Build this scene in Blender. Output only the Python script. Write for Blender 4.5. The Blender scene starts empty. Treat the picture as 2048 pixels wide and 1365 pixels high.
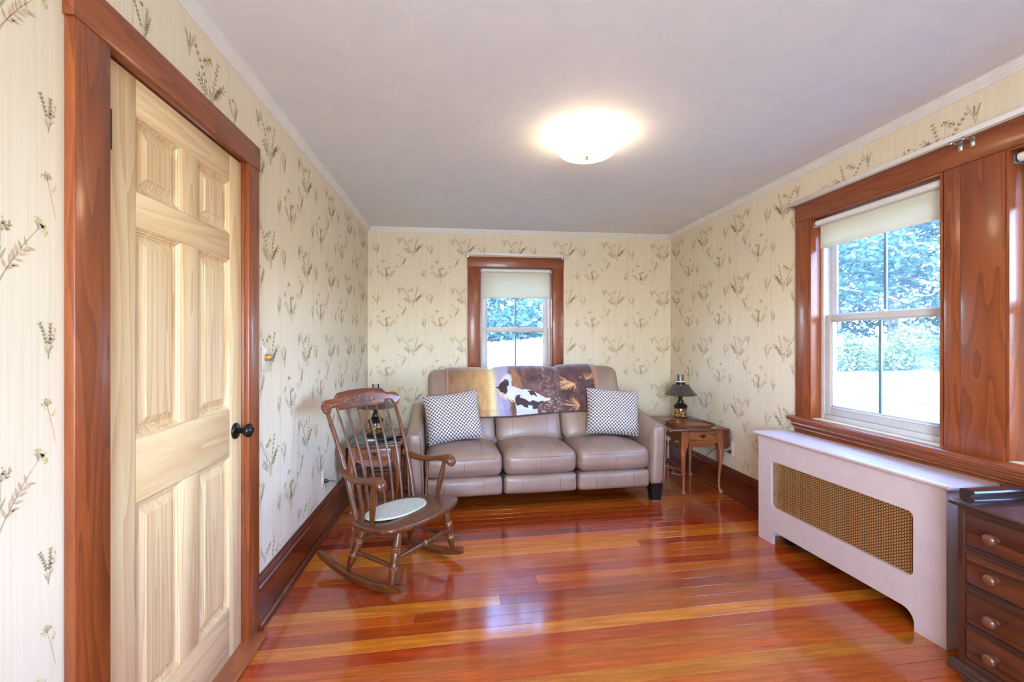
import bpy, bmesh, math, random
import numpy as np
from math import pi, sin, cos, radians, sqrt, atan2
from mathutils import Vector, Matrix
from mathutils.bvhtree import BVHTree

random.seed(7)
S = bpy.context.scene
COL = S.collection

# room dimensions (metres): camera stands at x = y = 0
XL, XR, YB, YF, HC = -0.912, 2.285, 4.72, -1.30, 2.45

# ------------------------------------------------------------------ camera, sky, sun, exposure
cam_data = bpy.data.cameras.new('camera')
cam = bpy.data.objects.new('camera', cam_data)
COL.objects.link(cam)
cam_data.sensor_width = 36.0
cam_data.lens = 36.0 * 910.2 / 2048.0
cam_data.clip_start = 0.02
cam.location = (0, 0, 1.30)
cam.rotation_euler = (radians(90), 0, -math.atan(106 / 910.2))
S.camera = cam

S.view_settings.view_transform = 'Standard'
S.view_settings.look = 'None'
S.view_settings.gamma = 1.0
S.view_settings.use_curve_mapping = False
S.view_settings.exposure = 0.06
try:
    S.cycles.use_denoising = True
    S.cycles.max_bounces = 10
    S.cycles.diffuse_bounces = 6
    S.cycles.glossy_bounces = 4
    S.cycles.transparent_max_bounces = 12
    S.cycles.sample_clamp_indirect = 6.0
    S.cycles.caustics_reflective = False
    S.cycles.caustics_refractive = False
except Exception:
    pass

SKY_STRENGTH = 6.2
SUN_STRENGTH = 24.0
REAR_POWER = 110.0
LAMP_EMIT = 20.0

w = bpy.data.worlds.new('sky')
S.world = w
w.use_nodes = True
wn = w.node_tree
wn.nodes.clear()
wo = wn.nodes.new('ShaderNodeOutputWorld')
wb = wn.nodes.new('ShaderNodeBackground')
sky = wn.nodes.new('ShaderNodeTexSky')
sky.sky_type = 'NISHITA'
sky.sun_disc = False
sky.sun_elevation = radians(52)
sky.sun_rotation = radians(231)
sky.air_density = 1.0
sky.dust_density = 1.6
wb.inputs['Strength'].default_value = SKY_STRENGTH
tint = wn.nodes.new('ShaderNodeMix')
tint.data_type = 'RGBA'
tint.blend_type = 'MULTIPLY'
tint.inputs[0].default_value = 1.0
tint.inputs[7].default_value = (0.80, 0.91, 1.12, 1)      # the photograph's warm white balance turns daylight blue
wn.links.new(sky.outputs[0], tint.inputs[6])
wn.links.new(tint.outputs[2], wb.inputs['Color'])
wn.links.new(wb.outputs[0], wo.inputs['Surface'])

sun_d = bpy.data.lights.new('sun', 'SUN')
sun_d.energy = SUN_STRENGTH
sun_d.angle = radians(0.6)
sun_d.color = (0.90, 0.97, 1.0)
sun = bpy.data.objects.new('sun', sun_d)
COL.objects.link(sun)
sun.rotation_euler = Vector((0.52, 0.42, -0.74)).to_track_quat('-Z', 'Y').to_euler()


def area(name, loc, target, sx, sy, power, color, portal=False):
    d = bpy.data.lights.new(name, 'AREA')
    d.shape = 'RECTANGLE'
    d.size, d.size_y = sx, sy
    d.energy = power
    d.color = color
    o = bpy.data.objects.new(name, d)
    COL.objects.link(o)
    o.location = loc
    o.rotation_euler = (Vector(target) - Vector(loc)).to_track_quat('-Z', 'Y').to_euler()
    if portal:
        d.cycles.is_portal = True
    return o


# sky guides in the window openings (they add no light of their own)
area('window_portal', (0.595, YB + 0.16, 1.45), (0.595, 0, 1.45), 0.78, 1.32, 1, (1, 1, 1), True)
area('window_portal', (XR + 0.16, 2.32, 1.45), (0, 2.32, 1.45), 0.80, 1.32, 1, (1, 1, 1), True)
area('window_portal', (XR + 0.16, 1.26, 1.45), (0, 1.26, 1.45), 0.80, 1.32, 1, (1, 1, 1), True)
# added fill light, outside the invented opening behind the camera
area('rear_fill', (-0.05, YF - 0.30, 1.45), (0.45, 4, 1.95), 1.25, 1.35, REAR_POWER, (0.80, 0.90, 1.0))

# ------------------------------------------------------------------ small helpers


def lin(c):
    return tuple(((v / 255.0) / 12.92 if v / 255.0 <= 0.04045 else ((v / 255.0 + 0.055) / 1.055) ** 2.4) for v in c)


def rgba(c):
    return lin(c) + (1.0,)


class NT:
    """tiny node-tree wrapper"""

    def __init__(self, name):
        self.m = bpy.data.materials.new(name)
        self.m.use_nodes = True
        self.t = self.m.node_tree
        self.t.nodes.clear()
        self.out = self.n('ShaderNodeOutputMaterial')
        self.b = self.n('ShaderNodeBsdfPrincipled')
        self.l(self.b.outputs[0], self.out.inputs['Surface'])

    def n(self, t, **kw):
        o = self.t.nodes.new(t)
        for k, v in kw.items():
            setattr(o, k, v)
        return o

    def l(self, a, b):
        self.t.links.new(a, b)

    def set(self, **kw):
        names = {'rough': 'Roughness', 'metal': 'Metallic', 'coat': 'Coat Weight', 'coat_rough': 'Coat Roughness',
                 'spec': 'Specular IOR Level', 'sheen': 'Sheen Weight', 'trans': 'Transmission Weight', 'ior': 'IOR',
                 'sub': 'Subsurface Weight'}
        for k, v in kw.items():
            if k == 'color':
                self.b.inputs['Base Color'].default_value = rgba(v)
            else:
                self.b.inputs[names[k]].default_value = v
        return self

    def coord(self, scale=(1, 1, 1), rot=(0, 0, 0), kind='Object', loc=(0, 0, 0)):
        tc = self.n('ShaderNodeTexCoord')
        mp = self.n('ShaderNodeMapping')
        mp.inputs['Scale'].default_value = scale
        mp.inputs['Rotation'].default_value = rot
        mp.inputs['Location'].default_value = loc
        self.l(tc.outputs[kind], mp.inputs['Vector'])
        return mp.outputs[0]

    def noise(self, vec, scale=5, detail=4, rough=0.5, dist=0.0):
        n = self.n('ShaderNodeTexNoise')
        n.inputs['Scale'].default_value = scale
        n.inputs['Detail'].default_value = detail
        n.inputs['Roughness'].default_value = rough
        n.inputs['Distortion'].default_value = dist
        if vec is not None:
            self.l(vec, n.inputs['Vector'])
        return n.outputs[0]

    def ramp(self, fac, stops):
        r = self.n('ShaderNodeValToRGB')
        el = r.color_ramp.elements
        while len(el) > 1:
            el.remove(el[-1])
        el[0].position = stops[0][0]
        el[0].color = rgba(stops[0][1]) if len(stops[0][1]) == 3 else stops[0][1]
        for p, c in stops[1:]:
            e = el.new(p)
            e.color = rgba(c) if len(c) == 3 else c
        self.l(fac, r.inputs[0])
        return r.outputs[0]

    def mix(self, fac, a, b, mode='MIX'):
        m = self.n('ShaderNodeMix')
        m.data_type = 'RGBA'
        m.blend_type = mode
        for sock, v in ((m.inputs[0], fac), (m.inputs[6], a), (m.inputs[7], b)):
            if isinstance(v, (int, float)):
                sock.default_value = v
            elif isinstance(v, tuple):
                sock.default_value = rgba(v) if len(v) == 3 else v
            else:
                self.l(v, sock)
        return m.outputs[2]

    def math(self, op, a, b=0.0, c=0.0):
        m = self.n('ShaderNodeMath', operation=op)
        for i, v in enumerate((a, b, c)):
            if isinstance(v, (int, float)):
                m.inputs[i].default_value = v
            else:
                self.l(v, m.inputs[i])
        return m.outputs[0]

    def bump(self, h, strength=0.2, dist=0.01):
        b = self.n('ShaderNodeBump')
        b.inputs['Strength'].default_value = strength
        b.inputs['Distance'].default_value = dist
        self.l(h, b.inputs['Height'])
        self.l(b.outputs[0], self.b.inputs['Normal'])

    def color(self, sock):
        self.l(sock, self.b.inputs['Base Color'])
        return self


def plain(name, c, rough=0.5, metal=0.0, coat=0.0, var=0.06, scale=14, spec=0.5):
    t = NT(name).set(rough=rough, metal=metal, coat=coat, spec=spec)
    v = t.noise(t.coord(), scale, 3)
    lo = tuple(max(0, x * (1 - var)) for x in c)
    hi = tuple(min(255, x * (1 + var)) for x in c)
    t.color(t.ramp(v, [(0.3, lo), (0.7, hi)]))
    return t.m


def wood(name, light, dark, axis='z', ring=9.0, rough=0.3, coat=0.3, contrast=0.5, stretch=14.0, mid=None, coat_rough=0.12,
         obj_tint=False):
    """straight-to-cathedral grain running along one local axis"""
    t = NT(name).set(rough=rough, coat=coat, coat_rough=coat_rough)
    s = [1.0, 1.0, 1.0]
    s['xyz'.index(axis)] = 1.0 / stretch
    oi = t.n('ShaderNodeObjectInfo')
    base = t.coord(tuple(s))
    add = t.n('ShaderNodeVectorMath', operation='ADD')
    t.l(base, add.inputs[0])
    cmb = t.n('ShaderNodeCombineXYZ')
    for i in range(3):
        t.l(t.math('MULTIPLY', oi.outputs['Random'], 7.3 * (i + 1)), cmb.inputs[i])
    t.l(cmb.outputs[0], add.inputs[1])
    v = add.outputs[0]
    broad = t.noise(v, ring, 2.0, 0.45, 0.3)
    rings = t.math('FRACT', t.math('MULTIPLY', broad, 9.0))
    saw = t.math('POWER', rings, 1.6)
    fine = t.noise(v, ring * 22, 3, 0.6)
    f = t.math('ADD', t.math('MULTIPLY', saw, contrast), t.math('MULTIPLY', fine, 0.55))
    f = t.math('ADD', f, t.math('MULTIPLY', broad, 0.25))
    md = mid or tuple((a + b) / 2 for a, b in zip(light, dark))
    col = t.ramp(f, [(0.18, light), (0.5, md), (0.95, dark)])
    t.color(col)
    t.bump(fine, 0.05, 0.002)
    return t.m


def obj(name, bm, mat=None, parent=None, smooth=True, angle=35, loc=None, rot=None):
    if smooth:
        for f in bm.faces:
            f.smooth = True
        lim = radians(angle)
        for e in bm.edges:
            if len(e.link_faces) == 2:
                if e.calc_face_angle(0.0) > lim:
                    e.smooth = False
    me = bpy.data.meshes.new(name)
    bm.to_mesh(me)
    bm.free()
    o = bpy.data.objects.new(name, me)
    COL.objects.link(o)
    mats = mat if isinstance(mat, (list, tuple)) else [mat]
    for m in mats:
        if m is not None:
            me.materials.append(m)
    if parent is not None:
        o.parent = parent
    if loc is not None:
        o.location = loc
    if rot is not None:
        o.rotation_euler = rot
    return o


def thing(name, label, cat, loc=(0, 0, 0), rotz=0.0, group=None):
    o = bpy.data.objects.new(name, None)
    o.empty_display_size = 0.1
    COL.objects.link(o)
    o.location = loc
    o.rotation_euler = (0, 0, rotz)
    o['label'] = label
    o['category'] = cat
    if group:
        o['group'] = group
    return o


def tag(o, label, cat, group=None):
    o['label'] = label
    o['category'] = cat
    if group:
        o['group'] = group
    return o


def structure(name, loc=(0, 0, 0), rotz=0.0, label=None):
    o = bpy.data.objects.new(name, None)
    COL.objects.link(o)
    o.location = loc
    o.rotation_euler = (0, 0, rotz)
    o['kind'] = 'structure'
    if label:
        o['label'] = label
    return o


def copy_tree(o, parent=None):
    c = o.copy()
    COL.objects.link(c)
    c.parent = parent
    for ch in list(o.children):
        copy_tree(ch, c)
    return c


def BM():
    return bmesh.new()


def box(bm, x0, x1, y0, y1, z0, z1, bev=0.0, seg=2):
    r = bmesh.ops.create_cube(bm, size=1.0)
    vs = r['verts']
    for v in vs:
        v.co = Vector((x0 + (v.co.x + .5) * (x1 - x0), y0 + (v.co.y + .5) * (y1 - y0), z0 + (v.co.z + .5) * (z1 - z0)))
    if bev > 0:
        es = list({e for v in vs for e in v.link_edges})
        bmesh.ops.bevel(bm, geom=es, offset=bev, segments=seg, profile=0.5, affect='EDGES')
    return bm


def mbox(*a, **k):
    return box(BM(), *a, **k)


def lathe(bm, prof, n=24, c=(0, 0, 0), axis='z', cap=True):
    rings = []
    for r, z in prof:
        ring = []
        for i in range(n):
            a = 2 * pi * i / n
            p = (r * cos(a), r * sin(a), z)
            if axis == 'x':
                p = (p[2], p[0], p[1])
            elif axis == 'y':
                p = (p[0], p[2], p[1])
            ring.append(bm.verts.new((p[0] + c[0], p[1] + c[1], p[2] + c[2])))
        rings.append(ring)
    skin(bm, rings, cap)
    return bm


def skin(bm, rings, cap=True, closed=True):
    fs = []
    for a, b in zip(rings, rings[1:]):
        n = len(a)
        for i in range(n if closed else n - 1):
            j = (i + 1) % n
            fs.append(bm.faces.new((a[i], a[j], b[j], b[i])))
    if cap:
        try:
            fs.append(bm.faces.new(list(reversed(rings[0]))))
            fs.append(bm.faces.new(rings[-1]))
        except ValueError:
            pass
    bmesh.ops.recalc_face_normals(bm, faces=fs)
    return fs


def frames(pts):
    pts = [Vector(p) for p in pts]
    ts = []
    for i in range(len(pts)):
        a = pts[max(0, i - 1)]
        b = pts[min(len(pts) - 1, i + 1)]
        ts.append((b - a).normalized())
    ref = Vector((0, 0, 1)) if abs(ts[0].z) < 0.9 else Vector((1, 0, 0))
    out = []
    u = ts[0].cross(ref).normalized()
    for t in ts:
        u = (u - t * u.dot(t)).normalized()
        out.append((u, u.cross(t).normalized()))
    return pts, ts, out


def tube(bm, pts, rad, n=10, cap=True):
    pts, ts, fr = frames(pts)
    if not hasattr(rad, '__len__'):
        rad = [rad] * len(pts)
    rings = []
    for p, (u, v), r in zip(pts, fr, rad):
        rings.append([bm.verts.new(p + u * (r * cos(2 * pi * i / n)) + v * (r * sin(2 * pi * i / n))) for i in range(n)])
    skin(bm, rings, cap)
    return bm


def rrect(wd, ht, r, k=3):
    r = min(r, wd / 2 * .999, ht / 2 * .999)
    out = []
    for cx, cy, a0 in ((wd / 2 - r, ht / 2 - r, 0), (-wd / 2 + r, ht / 2 - r, 90), (-wd / 2 + r, -ht / 2 + r, 180), (wd / 2 - r, -ht / 2 + r, 270)):
        for i in range(k + 1):
            a = radians(a0 + 90 * i / k)
            out.append((cx + r * cos(a), cy + r * sin(a)))
    return out


def loft(bm, stations, k=3):
    """stations: (centre, u_axis, v_axis, width, height, corner radius)"""
    rings = []
    for c, u, v, wd, ht, r in stations:
        c, u, v = Vector(c), Vector(u), Vector(v)
        rings.append([bm.verts.new(c + u * a + v * b) for a, b in rrect(wd, ht, r, k)])
    skin(bm, rings)
    return bm


def spline(pts, n):
    """Catmull-Rom through tuples of any length"""
    P = [np.array(p, float) for p in pts]
    P = [2 * P[0] - P[1]] + P + [2 * P[-1] - P[-2]]
    out = []
    segs = len(P) - 3
    for i in range(n):
        t = i / (n - 1) * segs
        k = min(int(t), segs - 1)
        t -= k
        a, b, c, d = P[k:k + 4]
        out.append(0.5 * ((2 * b) + (c - a) * t + (2 * a - 5 * b + 4 * c - d) * t * t + (3 * b - a - 3 * c + d) * t ** 3))
    return out


def prism(bm, poly, axis, a0, a1):
    """extrude a 2D polygon along an axis: x -> (y,z) polygon, y -> (x,z), z -> (x,y)"""
    def P(p, a):
        return {'x': (a, p[0], p[1]), 'y': (p[0], a, p[1]), 'z': (p[0], p[1], a)}[axis]
    r0 = [bm.verts.new(P(p, a0)) for p in poly]
    r1 = [bm.verts.new(P(p, a1)) for p in poly]
    skin(bm, [r0, r1])
    return bm


def plate(bm, outer, holes, axis, a0, a1):
    """flat board with cut-outs"""
    def P(p, a):
        return {'x': (a, p[0], p[1]), 'y': (p[0], a, p[1]), 'z': (p[0], p[1], a)}[axis]
    es = []
    for lp in [outer] + holes:
        vs = [bm.verts.new(P(p, a0)) for p in lp]
        es += [bm.edges.new((vs[i], vs[(i + 1) % len(vs)])) for i in range(len(vs))]
    r = bmesh.ops.triangle_fill(bm, use_beauty=True, use_dissolve=False, edges=es)
    fs = [g for g in r['geom'] if isinstance(g, bmesh.types.BMFace)]
    ex = bmesh.ops.extrude_face_region(bm, geom=fs)
    nv = [g for g in ex['geom'] if isinstance(g, bmesh.types.BMVert)]
    d = P((0, 0), a1 - a0)
    bmesh.ops.translate(bm, vec=d, verts=nv)
    bmesh.ops.recalc_face_normals(bm, faces=bm.faces)
    return bm


def arc(cx, cy, r, a0, a1, n=6):
    return [(cx + r * cos(radians(a0 + (a1 - a0) * i / n)), cy + r * sin(radians(a0 + (a1 - a0) * i / n))) for i in range(n + 1)]


def rbox(bm, x0, x1, y0, y1, z0, z1, r=0.02, m=6, puff=(0, 0, 0), fn=None):
    """rounded, puffed box: cushions and upholstered blocks"""
    lo = Vector((x0, y0, z0))
    hi = Vector((x1, y1, z1))
    c = (lo + hi) / 2
    h = (hi - lo) / 2
    ax = []
    for a in range(3):
        L = 2 * h[a]
        rr = min(r, L / 2 * 0.98)
        inner = [rr + (L - 2 * rr) * i / m for i in range(m + 1)]
        e = [0, rr * .18, rr * .5]
        ax.append([x - h[a] for x in e + inner + [L - q for q in reversed(e)]])
    N = [len(q) - 1 for q in ax]
    vd = {}

    def V(i, j, k):
        key = (i, j, k)
        if key not in vd:
            p = Vector((ax[0][i], ax[1][j], ax[2][k]))
            q = Vector([max(-h[a] + min(r, h[a] * .98), min(h[a] - min(r, h[a] * .98), p[a])) for a in range(3)])
            d = p - q
            if d.length > 1e-9:
                p = q + d.normalized() * min(r, min(h) * .98 if r > min(h) else r)
            nn = [p[a] / h[a] if h[a] else 0 for a in range(3)]
            for a in range(3):
                b_, c_ = (a + 1) % 3, (a + 2) % 3
                p[a] += puff[a] * nn[a] * max(0, 1 - nn[b_] ** 2) * max(0, 1 - nn[c_] ** 2)
            p = p + c
            if fn:
                p = Vector(fn(p))
            vd[key] = bm.verts.new(p)
        return vd[key]
    fs = []
    for a in range(3):
        b_, c_ = (a + 1) % 3, (a + 2) % 3
        for side in (0, N[a]):
            for i in range(N[b_]):
                for j in range(N[c_]):
                    q = []
                    for di, dj in ((0, 0), (1, 0), (1, 1), (0, 1)):
                        idx = [0, 0, 0]
                        idx[a] = side
                        idx[b_] = i + di
                        idx[c_] = j + dj
                        q.append(V(*idx))
                    if side == 0:
                        q.reverse()
                    fs.append(bm.faces.new(q))
    bmesh.ops.recalc_face_normals(bm, faces=fs)
    return bm


# ------------------------------------------------------------------ materials
M = {}


def wallpaper_base():
    t = NT('wallpaper').set(rough=0.62, spec=0.35)
    fibre = t.noise(t.coord((170, 170, 2.2)), 1.0, 4, 0.6)
    fib2 = t.noise(t.coord((95, 95, 1.6)), 1.0, 4, 0.6)
    blot = t.noise(t.coord(), 2.2, 3)
    f = t.math('ADD', t.math('MULTIPLY', fibre, 0.6), t.math('MULTIPLY', fib2, 0.4))
    c = t.ramp(f, [(0.28, (220, 206, 179)), (0.5, (231, 219, 194)), (0.74, (237, 227, 207))])
    c = t.mix(t.math('MULTIPLY', blot, 0.18), c, (222, 210, 186))
    t.color(c)
    t.bump(f, 0.08, 0.002)
    return t.m


M['paper'] = wallpaper_base()
M['p_sage'] = plain('print sage', (178, 172, 140), 0.65, var=.10, scale=60)
M['p_tan'] = plain('print tan', (188, 168, 130), 0.65, var=.10, scale=60)
M['p_peach'] = plain('print peach', (206, 176, 146), 0.65, var=.08, scale=60)
M['p_yellow'] = plain('print yellow', (212, 200, 138), 0.65, var=.08, scale=60)
M['p_grey'] = plain('print grey green', (152, 146, 118), 0.65, var=.10, scale=60)


def ceiling_mat():
    t = NT('ceiling plaster').set(rough=0.75, color=(222, 221, 220), spec=0.3)
    n = t.noise(t.coord(), 5.0, 5, 0.6, 1.2)
    t.color(t.ramp(n, [(0.3, (228, 234, 240)), (0.7, (235, 240, 245))]))
    t.bump(n, 0.12, 0.006)
    return t.m


M['ceiling'] = ceiling_mat()
M['white'] = plain('white trim paint', (232, 232, 230), 0.38, var=.02)
M['vinyl'] = plain('window vinyl', (200, 198, 200), 0.35, var=.02)
M['grid'] = plain('backlit vinyl grid', (112, 130, 140), 0.4, var=.03)  # vinyl muntins seen against the light: their backlit darkness is in this colour
M['almond'] = plain('almond vinyl', (212, 196, 168), 0.4, var=.03)
M['fir'] = wood('red fir trim vertical', (160, 86, 40), (102, 48, 20), 'z', ring=9, rough=0.36, coat=0.22, contrast=0.36, mid=(138, 68, 29), stretch=9)
M['fir_x'] = wood('red fir trim along x', (160, 86, 40), (102, 48, 20), 'x', ring=9, rough=0.36, coat=0.22, contrast=0.36, mid=(138, 68, 29), stretch=9)
M['fir_y'] = wood('red fir trim along y', (160, 86, 40), (102, 48, 20), 'y', ring=9, rough=0.36, coat=0.22, contrast=0.36, mid=(138, 68, 29), stretch=9)
M['base_y'] = wood('baseboard fir along y', (140, 72, 38), (74, 32, 16), 'y', ring=6, rough=0.28, coat=0.45, contrast=0.5, mid=(104, 46, 24))
M['base_x'] = wood('baseboard fir along x', (140, 72, 38), (74, 32, 16), 'x', ring=6, rough=0.28, coat=0.45, contrast=0.5, mid=(104, 46, 24))
M['pine'] = wood('pale pine vertical', (238, 216, 174), (214, 176, 124), 'z', ring=7, rough=0.42, coat=0.1, contrast=0.45, mid=(231, 203, 156))
M['pine_y'] = wood('pale pine along y', (238, 216, 174), (214, 176, 124), 'y', ring=7, rough=0.42, coat=0.1, contrast=0.45, mid=(231, 203, 156))
M['pine_panel'] = wood('pale pine panel', (238, 216, 176), (208, 170, 120), 'z', ring=18, rough=0.42, coat=0.1, contrast=0.5, mid=(229, 201, 156), stretch=40)
M['chair'] = wood('brown maple', (132, 74, 32), (64, 30, 12), 'z', ring=10, rough=0.36, coat=0.2, contrast=0.4, mid=(100, 53, 22))
M['chair_x'] = wood('brown maple flat', (138, 78, 34), (66, 32, 14), 'x', ring=9, rough=0.36, coat=0.2, contrast=0.4, mid=(106, 57, 24))
M['table'] = wood('cherry table', (176, 106, 62), (104, 54, 30), 'x', ring=8, rough=0.3, coat=0.35, contrast=0.4, mid=(146, 82, 46))
M['table_z'] = wood('cherry legs', (180, 108, 62), (110, 58, 32), 'z', ring=10, rough=0.3, coat=0.35, contrast=0.35, mid=(148, 82, 46))
M['table_dark'] = wood('dark table top', (126, 76, 50), (68, 38, 26), 'y', ring=8, rough=0.24, coat=0.5, contrast=0.35, mid=(98, 56, 38))
M['dresser'] = wood('stained pine front', (124, 66, 36), (58, 27, 16), 'y', ring=6, rough=0.34, coat=0.25, contrast=0.5, mid=(92, 46, 26))
M['dresser_dark'] = wood('dark stained pine', (86, 52, 38), (44, 24, 18), 'y', ring=7, rough=0.3, coat=0.4, contrast=0.4, mid=(64, 38, 28))
M['dresser_z'] = wood('dark stained upright', (96, 54, 36), (50, 26, 18), 'z', ring=7, rough=0.34, coat=0.3, contrast=0.4, mid=(72, 40, 26))
M['knob_wood'] = wood('turned knob wood', (122, 74, 48), (80, 44, 28), 'x', ring=14, rough=0.28, coat=0.4, contrast=0.3)
M['gold'] = plain('gold paint', (190, 146, 78), 0.35, 0.6)
M['black'] = plain('black iron', (34, 34, 36), 0.35, 0.6, var=.15)
M['bronze'] = plain('oil rubbed bronze', (40, 38, 40), 0.28, 0.7, var=.15)
M['brass'] = plain('antique brass', (150, 118, 66), 0.3, 0.9)
M['dark_brass'] = plain('dark drawer pull', (62, 52, 40), 0.35, 0.8, var=.2)
M['plastic_black'] = plain('black plastic', (24, 24, 27), 0.3, var=.1)
M['cord_black'] = plain('black cord', (34, 28, 26), 0.45)
M['cord_white'] = plain('pale cord', (200, 190, 176), 0.5)
M['ivory'] = plain('ivory plate', (226, 219, 200), 0.35, var=.02)
M['paperwhite'] = plain('white paper', (238, 240, 238), 0.6, var=.02)
M['chrome'] = plain('satin steel', (190, 192, 196), 0.25, 0.9)
M['rad_white'] = plain('radiator cover paint', (206, 187, 184), 0.42, var=.015)
M['dark_void'] = plain('dark lining', (22, 18, 16), 0.8)
M['tole'] = plain('pewter painted shade', (84, 78, 76), 0.34, 0.45, var=.12)
M['tole_dark'] = plain('dark lamp metal', (58, 50, 44), 0.34, 0.6, var=.2)


def floor_mat():
    t = NT('varnished fir plank').set(rough=0.25, coat=1.0, coat_rough=0.10, spec=0.35)
    t.b.inputs['Coat IOR'].default_value = 1.55
    oi = t.n('ShaderNodeObjectInfo')
    base = t.coord((0.07, 1, 1))
    cmb = t.n('ShaderNodeCombineXYZ')
    for i in range(3):
        t.l(t.math('MULTIPLY', oi.outputs['Random'], 9.1 * (i + 1)), cmb.inputs[i])
    add = t.n('ShaderNodeVectorMath', operation='ADD')
    t.l(base, add.inputs[0])
    t.l(cmb.outputs[0], add.inputs[1])
    v = add.outputs[0]
    streak = t.noise(v, 52, 4, 0.62, 0.15)
    fine = t.noise(v, 210, 3, 0.6)
    f = t.math('ADD', t.math('MULTIPLY', streak, 0.7), t.math('MULTIPLY', fine, 0.3))
    grain = t.ramp(f, [(0.28, (0.55, 0.46, 0.40, 1)), (0.50, (0.86, 0.84, 0.82, 1)), (0.68, (1.25, 1.3, 1.35, 1))])
    t.color(t.mix(1.0, oi.outputs['Color'], grain, 'MULTIPLY'))
    wv = t.noise(t.coord(), 7, 3, 0.5)
    b = t.n('ShaderNodeBump')
    b.inputs['Strength'].default_value = 0.05
    b.inputs['Distance'].default_value = 0.004
    t.l(t.math('ADD', wv, t.math('MULTIPLY', fine, 0.05)), b.inputs['Height'])
    t.l(b.outputs[0], t.b.inputs['Normal'])
    t.l(b.outputs[0], t.b.inputs['Coat Normal'])
    return t.m


M['floor'] = floor_mat()


def leather():
    t = NT('taupe leather').set(rough=0.36, spec=0.55, coat=0.15, coat_rough=0.25)
    v = t.coord()
    vo = t.n('ShaderNodeTexVoronoi', feature='F1')
    vo.inputs['Scale'].default_value = 320
    t.l(v, vo.inputs['Vector'])
    n = t.noise(v, 5, 4)
    t.color(t.ramp(n, [(0.3, (138, 112, 98)), (0.7, (160, 134, 118))]))
    h = t.math('ADD', t.math('MULTIPLY', vo.outputs['Distance'], 0.4), t.math('MULTIPLY', t.noise(v, 18, 3), 1.5))
    t.bump(h, 0.22, 0.004)
    return t.m


M['leather'] = leather()
M['leather_seam'] = plain('leather seam', (104, 82, 70), 0.5)


def pillow_mat():
    t = NT('lattice weave').set(rough=0.85, sheen=0.2)
    v = t.coord()
    sep = t.n('ShaderNodeSeparateXYZ')
    t.l(v, sep.inputs[0])
    k = 2 * pi / 0.0290
    x = t.math('MULTIPLY', sep.outputs[0], k)
    z = t.math('MULTIPLY', sep.outputs[2], k)
    a = t.math('COSINE', x)
    b = t.math('COSINE', z)
    p = t.math('MULTIPLY', t.math('COSINE', t.math('MULTIPLY', t.math('ADD', x, z), 0.5)), t.math('COSINE', t.math('MULTIPLY', t.math('SUBTRACT', x, z), 0.5)))
    ab = t.math('ABSOLUTE', p)
    sc = t.math('ADD', ab, t.math('MULTIPLY', t.noise(v, 260, 2), 0.14))
    sc = t.math('SUBTRACT', sc, t.math('MULTIPLY', t.math('SINE', t.math('MULTIPLY', z, 1.0)), 0.03))
    t.color(t.ramp(sc, [(0.24, (228, 226, 228)), (0.33, (204, 198, 198)), (0.43, (116, 98, 92)), (0.9, (98, 82, 78))]))
    t.bump(ab, 0.25, 0.003)
    return t.m


M['pillow'] = pillow_mat()


def vcol_mat(name, attr, rough=0.8, sheen=0.3):
    t = NT(name).set(rough=rough, sheen=sheen)
    a = t.n('ShaderNodeAttribute', attribute_name=attr)
    n = t.noise(t.coord(), 300, 2)
    t.color(t.mix(1.0, a.outputs['Color'], t.ramp(n, [(0.3, (0.86, 0.86, 0.86, 1)), (0.7, (1.06, 1.06, 1.06, 1))]), 'MULTIPLY'))
    t.bump(t.noise(t.coord(), 60, 3), 0.3, 0.004)
    return t.m


M['blanket'] = vcol_mat('printed plush', 'print')


def braid_mat():
    t = NT('braided pad').set(rough=0.85)
    v = t.coord()
    n = t.noise(v, 160, 2)
    br = t.noise(v, 6, 2)
    c = t.ramp(n, [(0.35, (176, 186, 180)), (0.65, (222, 228, 222))])
    t.color(t.mix(t.math('MULTIPLY', br, 0.25), c, (196, 190, 168)))
    return t.m


M['braid'] = braid_mat()


def shade_fabric():
    t = NT('roller shade cloth').set(rough=0.8, color=(232, 228, 214))
    tr = t.n('ShaderNodeBsdfTranslucent')
    tr.inputs['Color'].default_value = rgba((236, 232, 214))
    mx = t.n('ShaderNodeMixShader')
    mx.inputs[0].default_value = 0.28
    t.l(t.b.outputs[0], mx.inputs[1])
    t.l(tr.outputs[0], mx.inputs[2])
    t.l(mx.outputs[0], t.out.inputs['Surface'])
    n = t.noise(t.coord((300, 300, 300)), 1, 2)
    t.color(t.ramp(n, [(0.3, (226, 222, 208)), (0.7, (236, 233, 221))]))
    return t.m


M['shade_cloth'] = shade_fabric()


def glass_pane():
    t = NT('window glass')
    t.t.nodes.remove(t.b)
    tr = t.n('ShaderNodeBsdfTransparent')
    tr.inputs['Color'].default_value = (0.90, 0.95, 1.0, 1)
    gl = t.n('ShaderNodeBsdfGlossy')
    gl.inputs['Roughness'].default_value = 0.02
    fr = t.n('ShaderNodeFresnel')
    fr.inputs['IOR'].default_value = 1.45
    mx = t.n('ShaderNodeMixShader')
    glare_veil = t.n('ShaderNodeBsdfTranslucent')  # bluish translucent veil imitating daylight glare over the view outside
    glare_veil.inputs['Color'].default_value = (0.72, 0.88, 1.0, 1)
    m0 = t.n('ShaderNodeMixShader')
    m0.inputs[0].default_value = 0.05
    t.l(tr.outputs[0], m0.inputs[1])
    t.l(glare_veil.outputs[0], m0.inputs[2])
    t.l(fr.outputs[0], mx.inputs[0])
    t.l(m0.outputs[0], mx.inputs[1])
    t.l(gl.outputs[0], mx.inputs[2])
    t.l(mx.outputs[0], t.out.inputs['Surface'])
    return t.m


M['glass'] = glass_pane()


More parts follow.
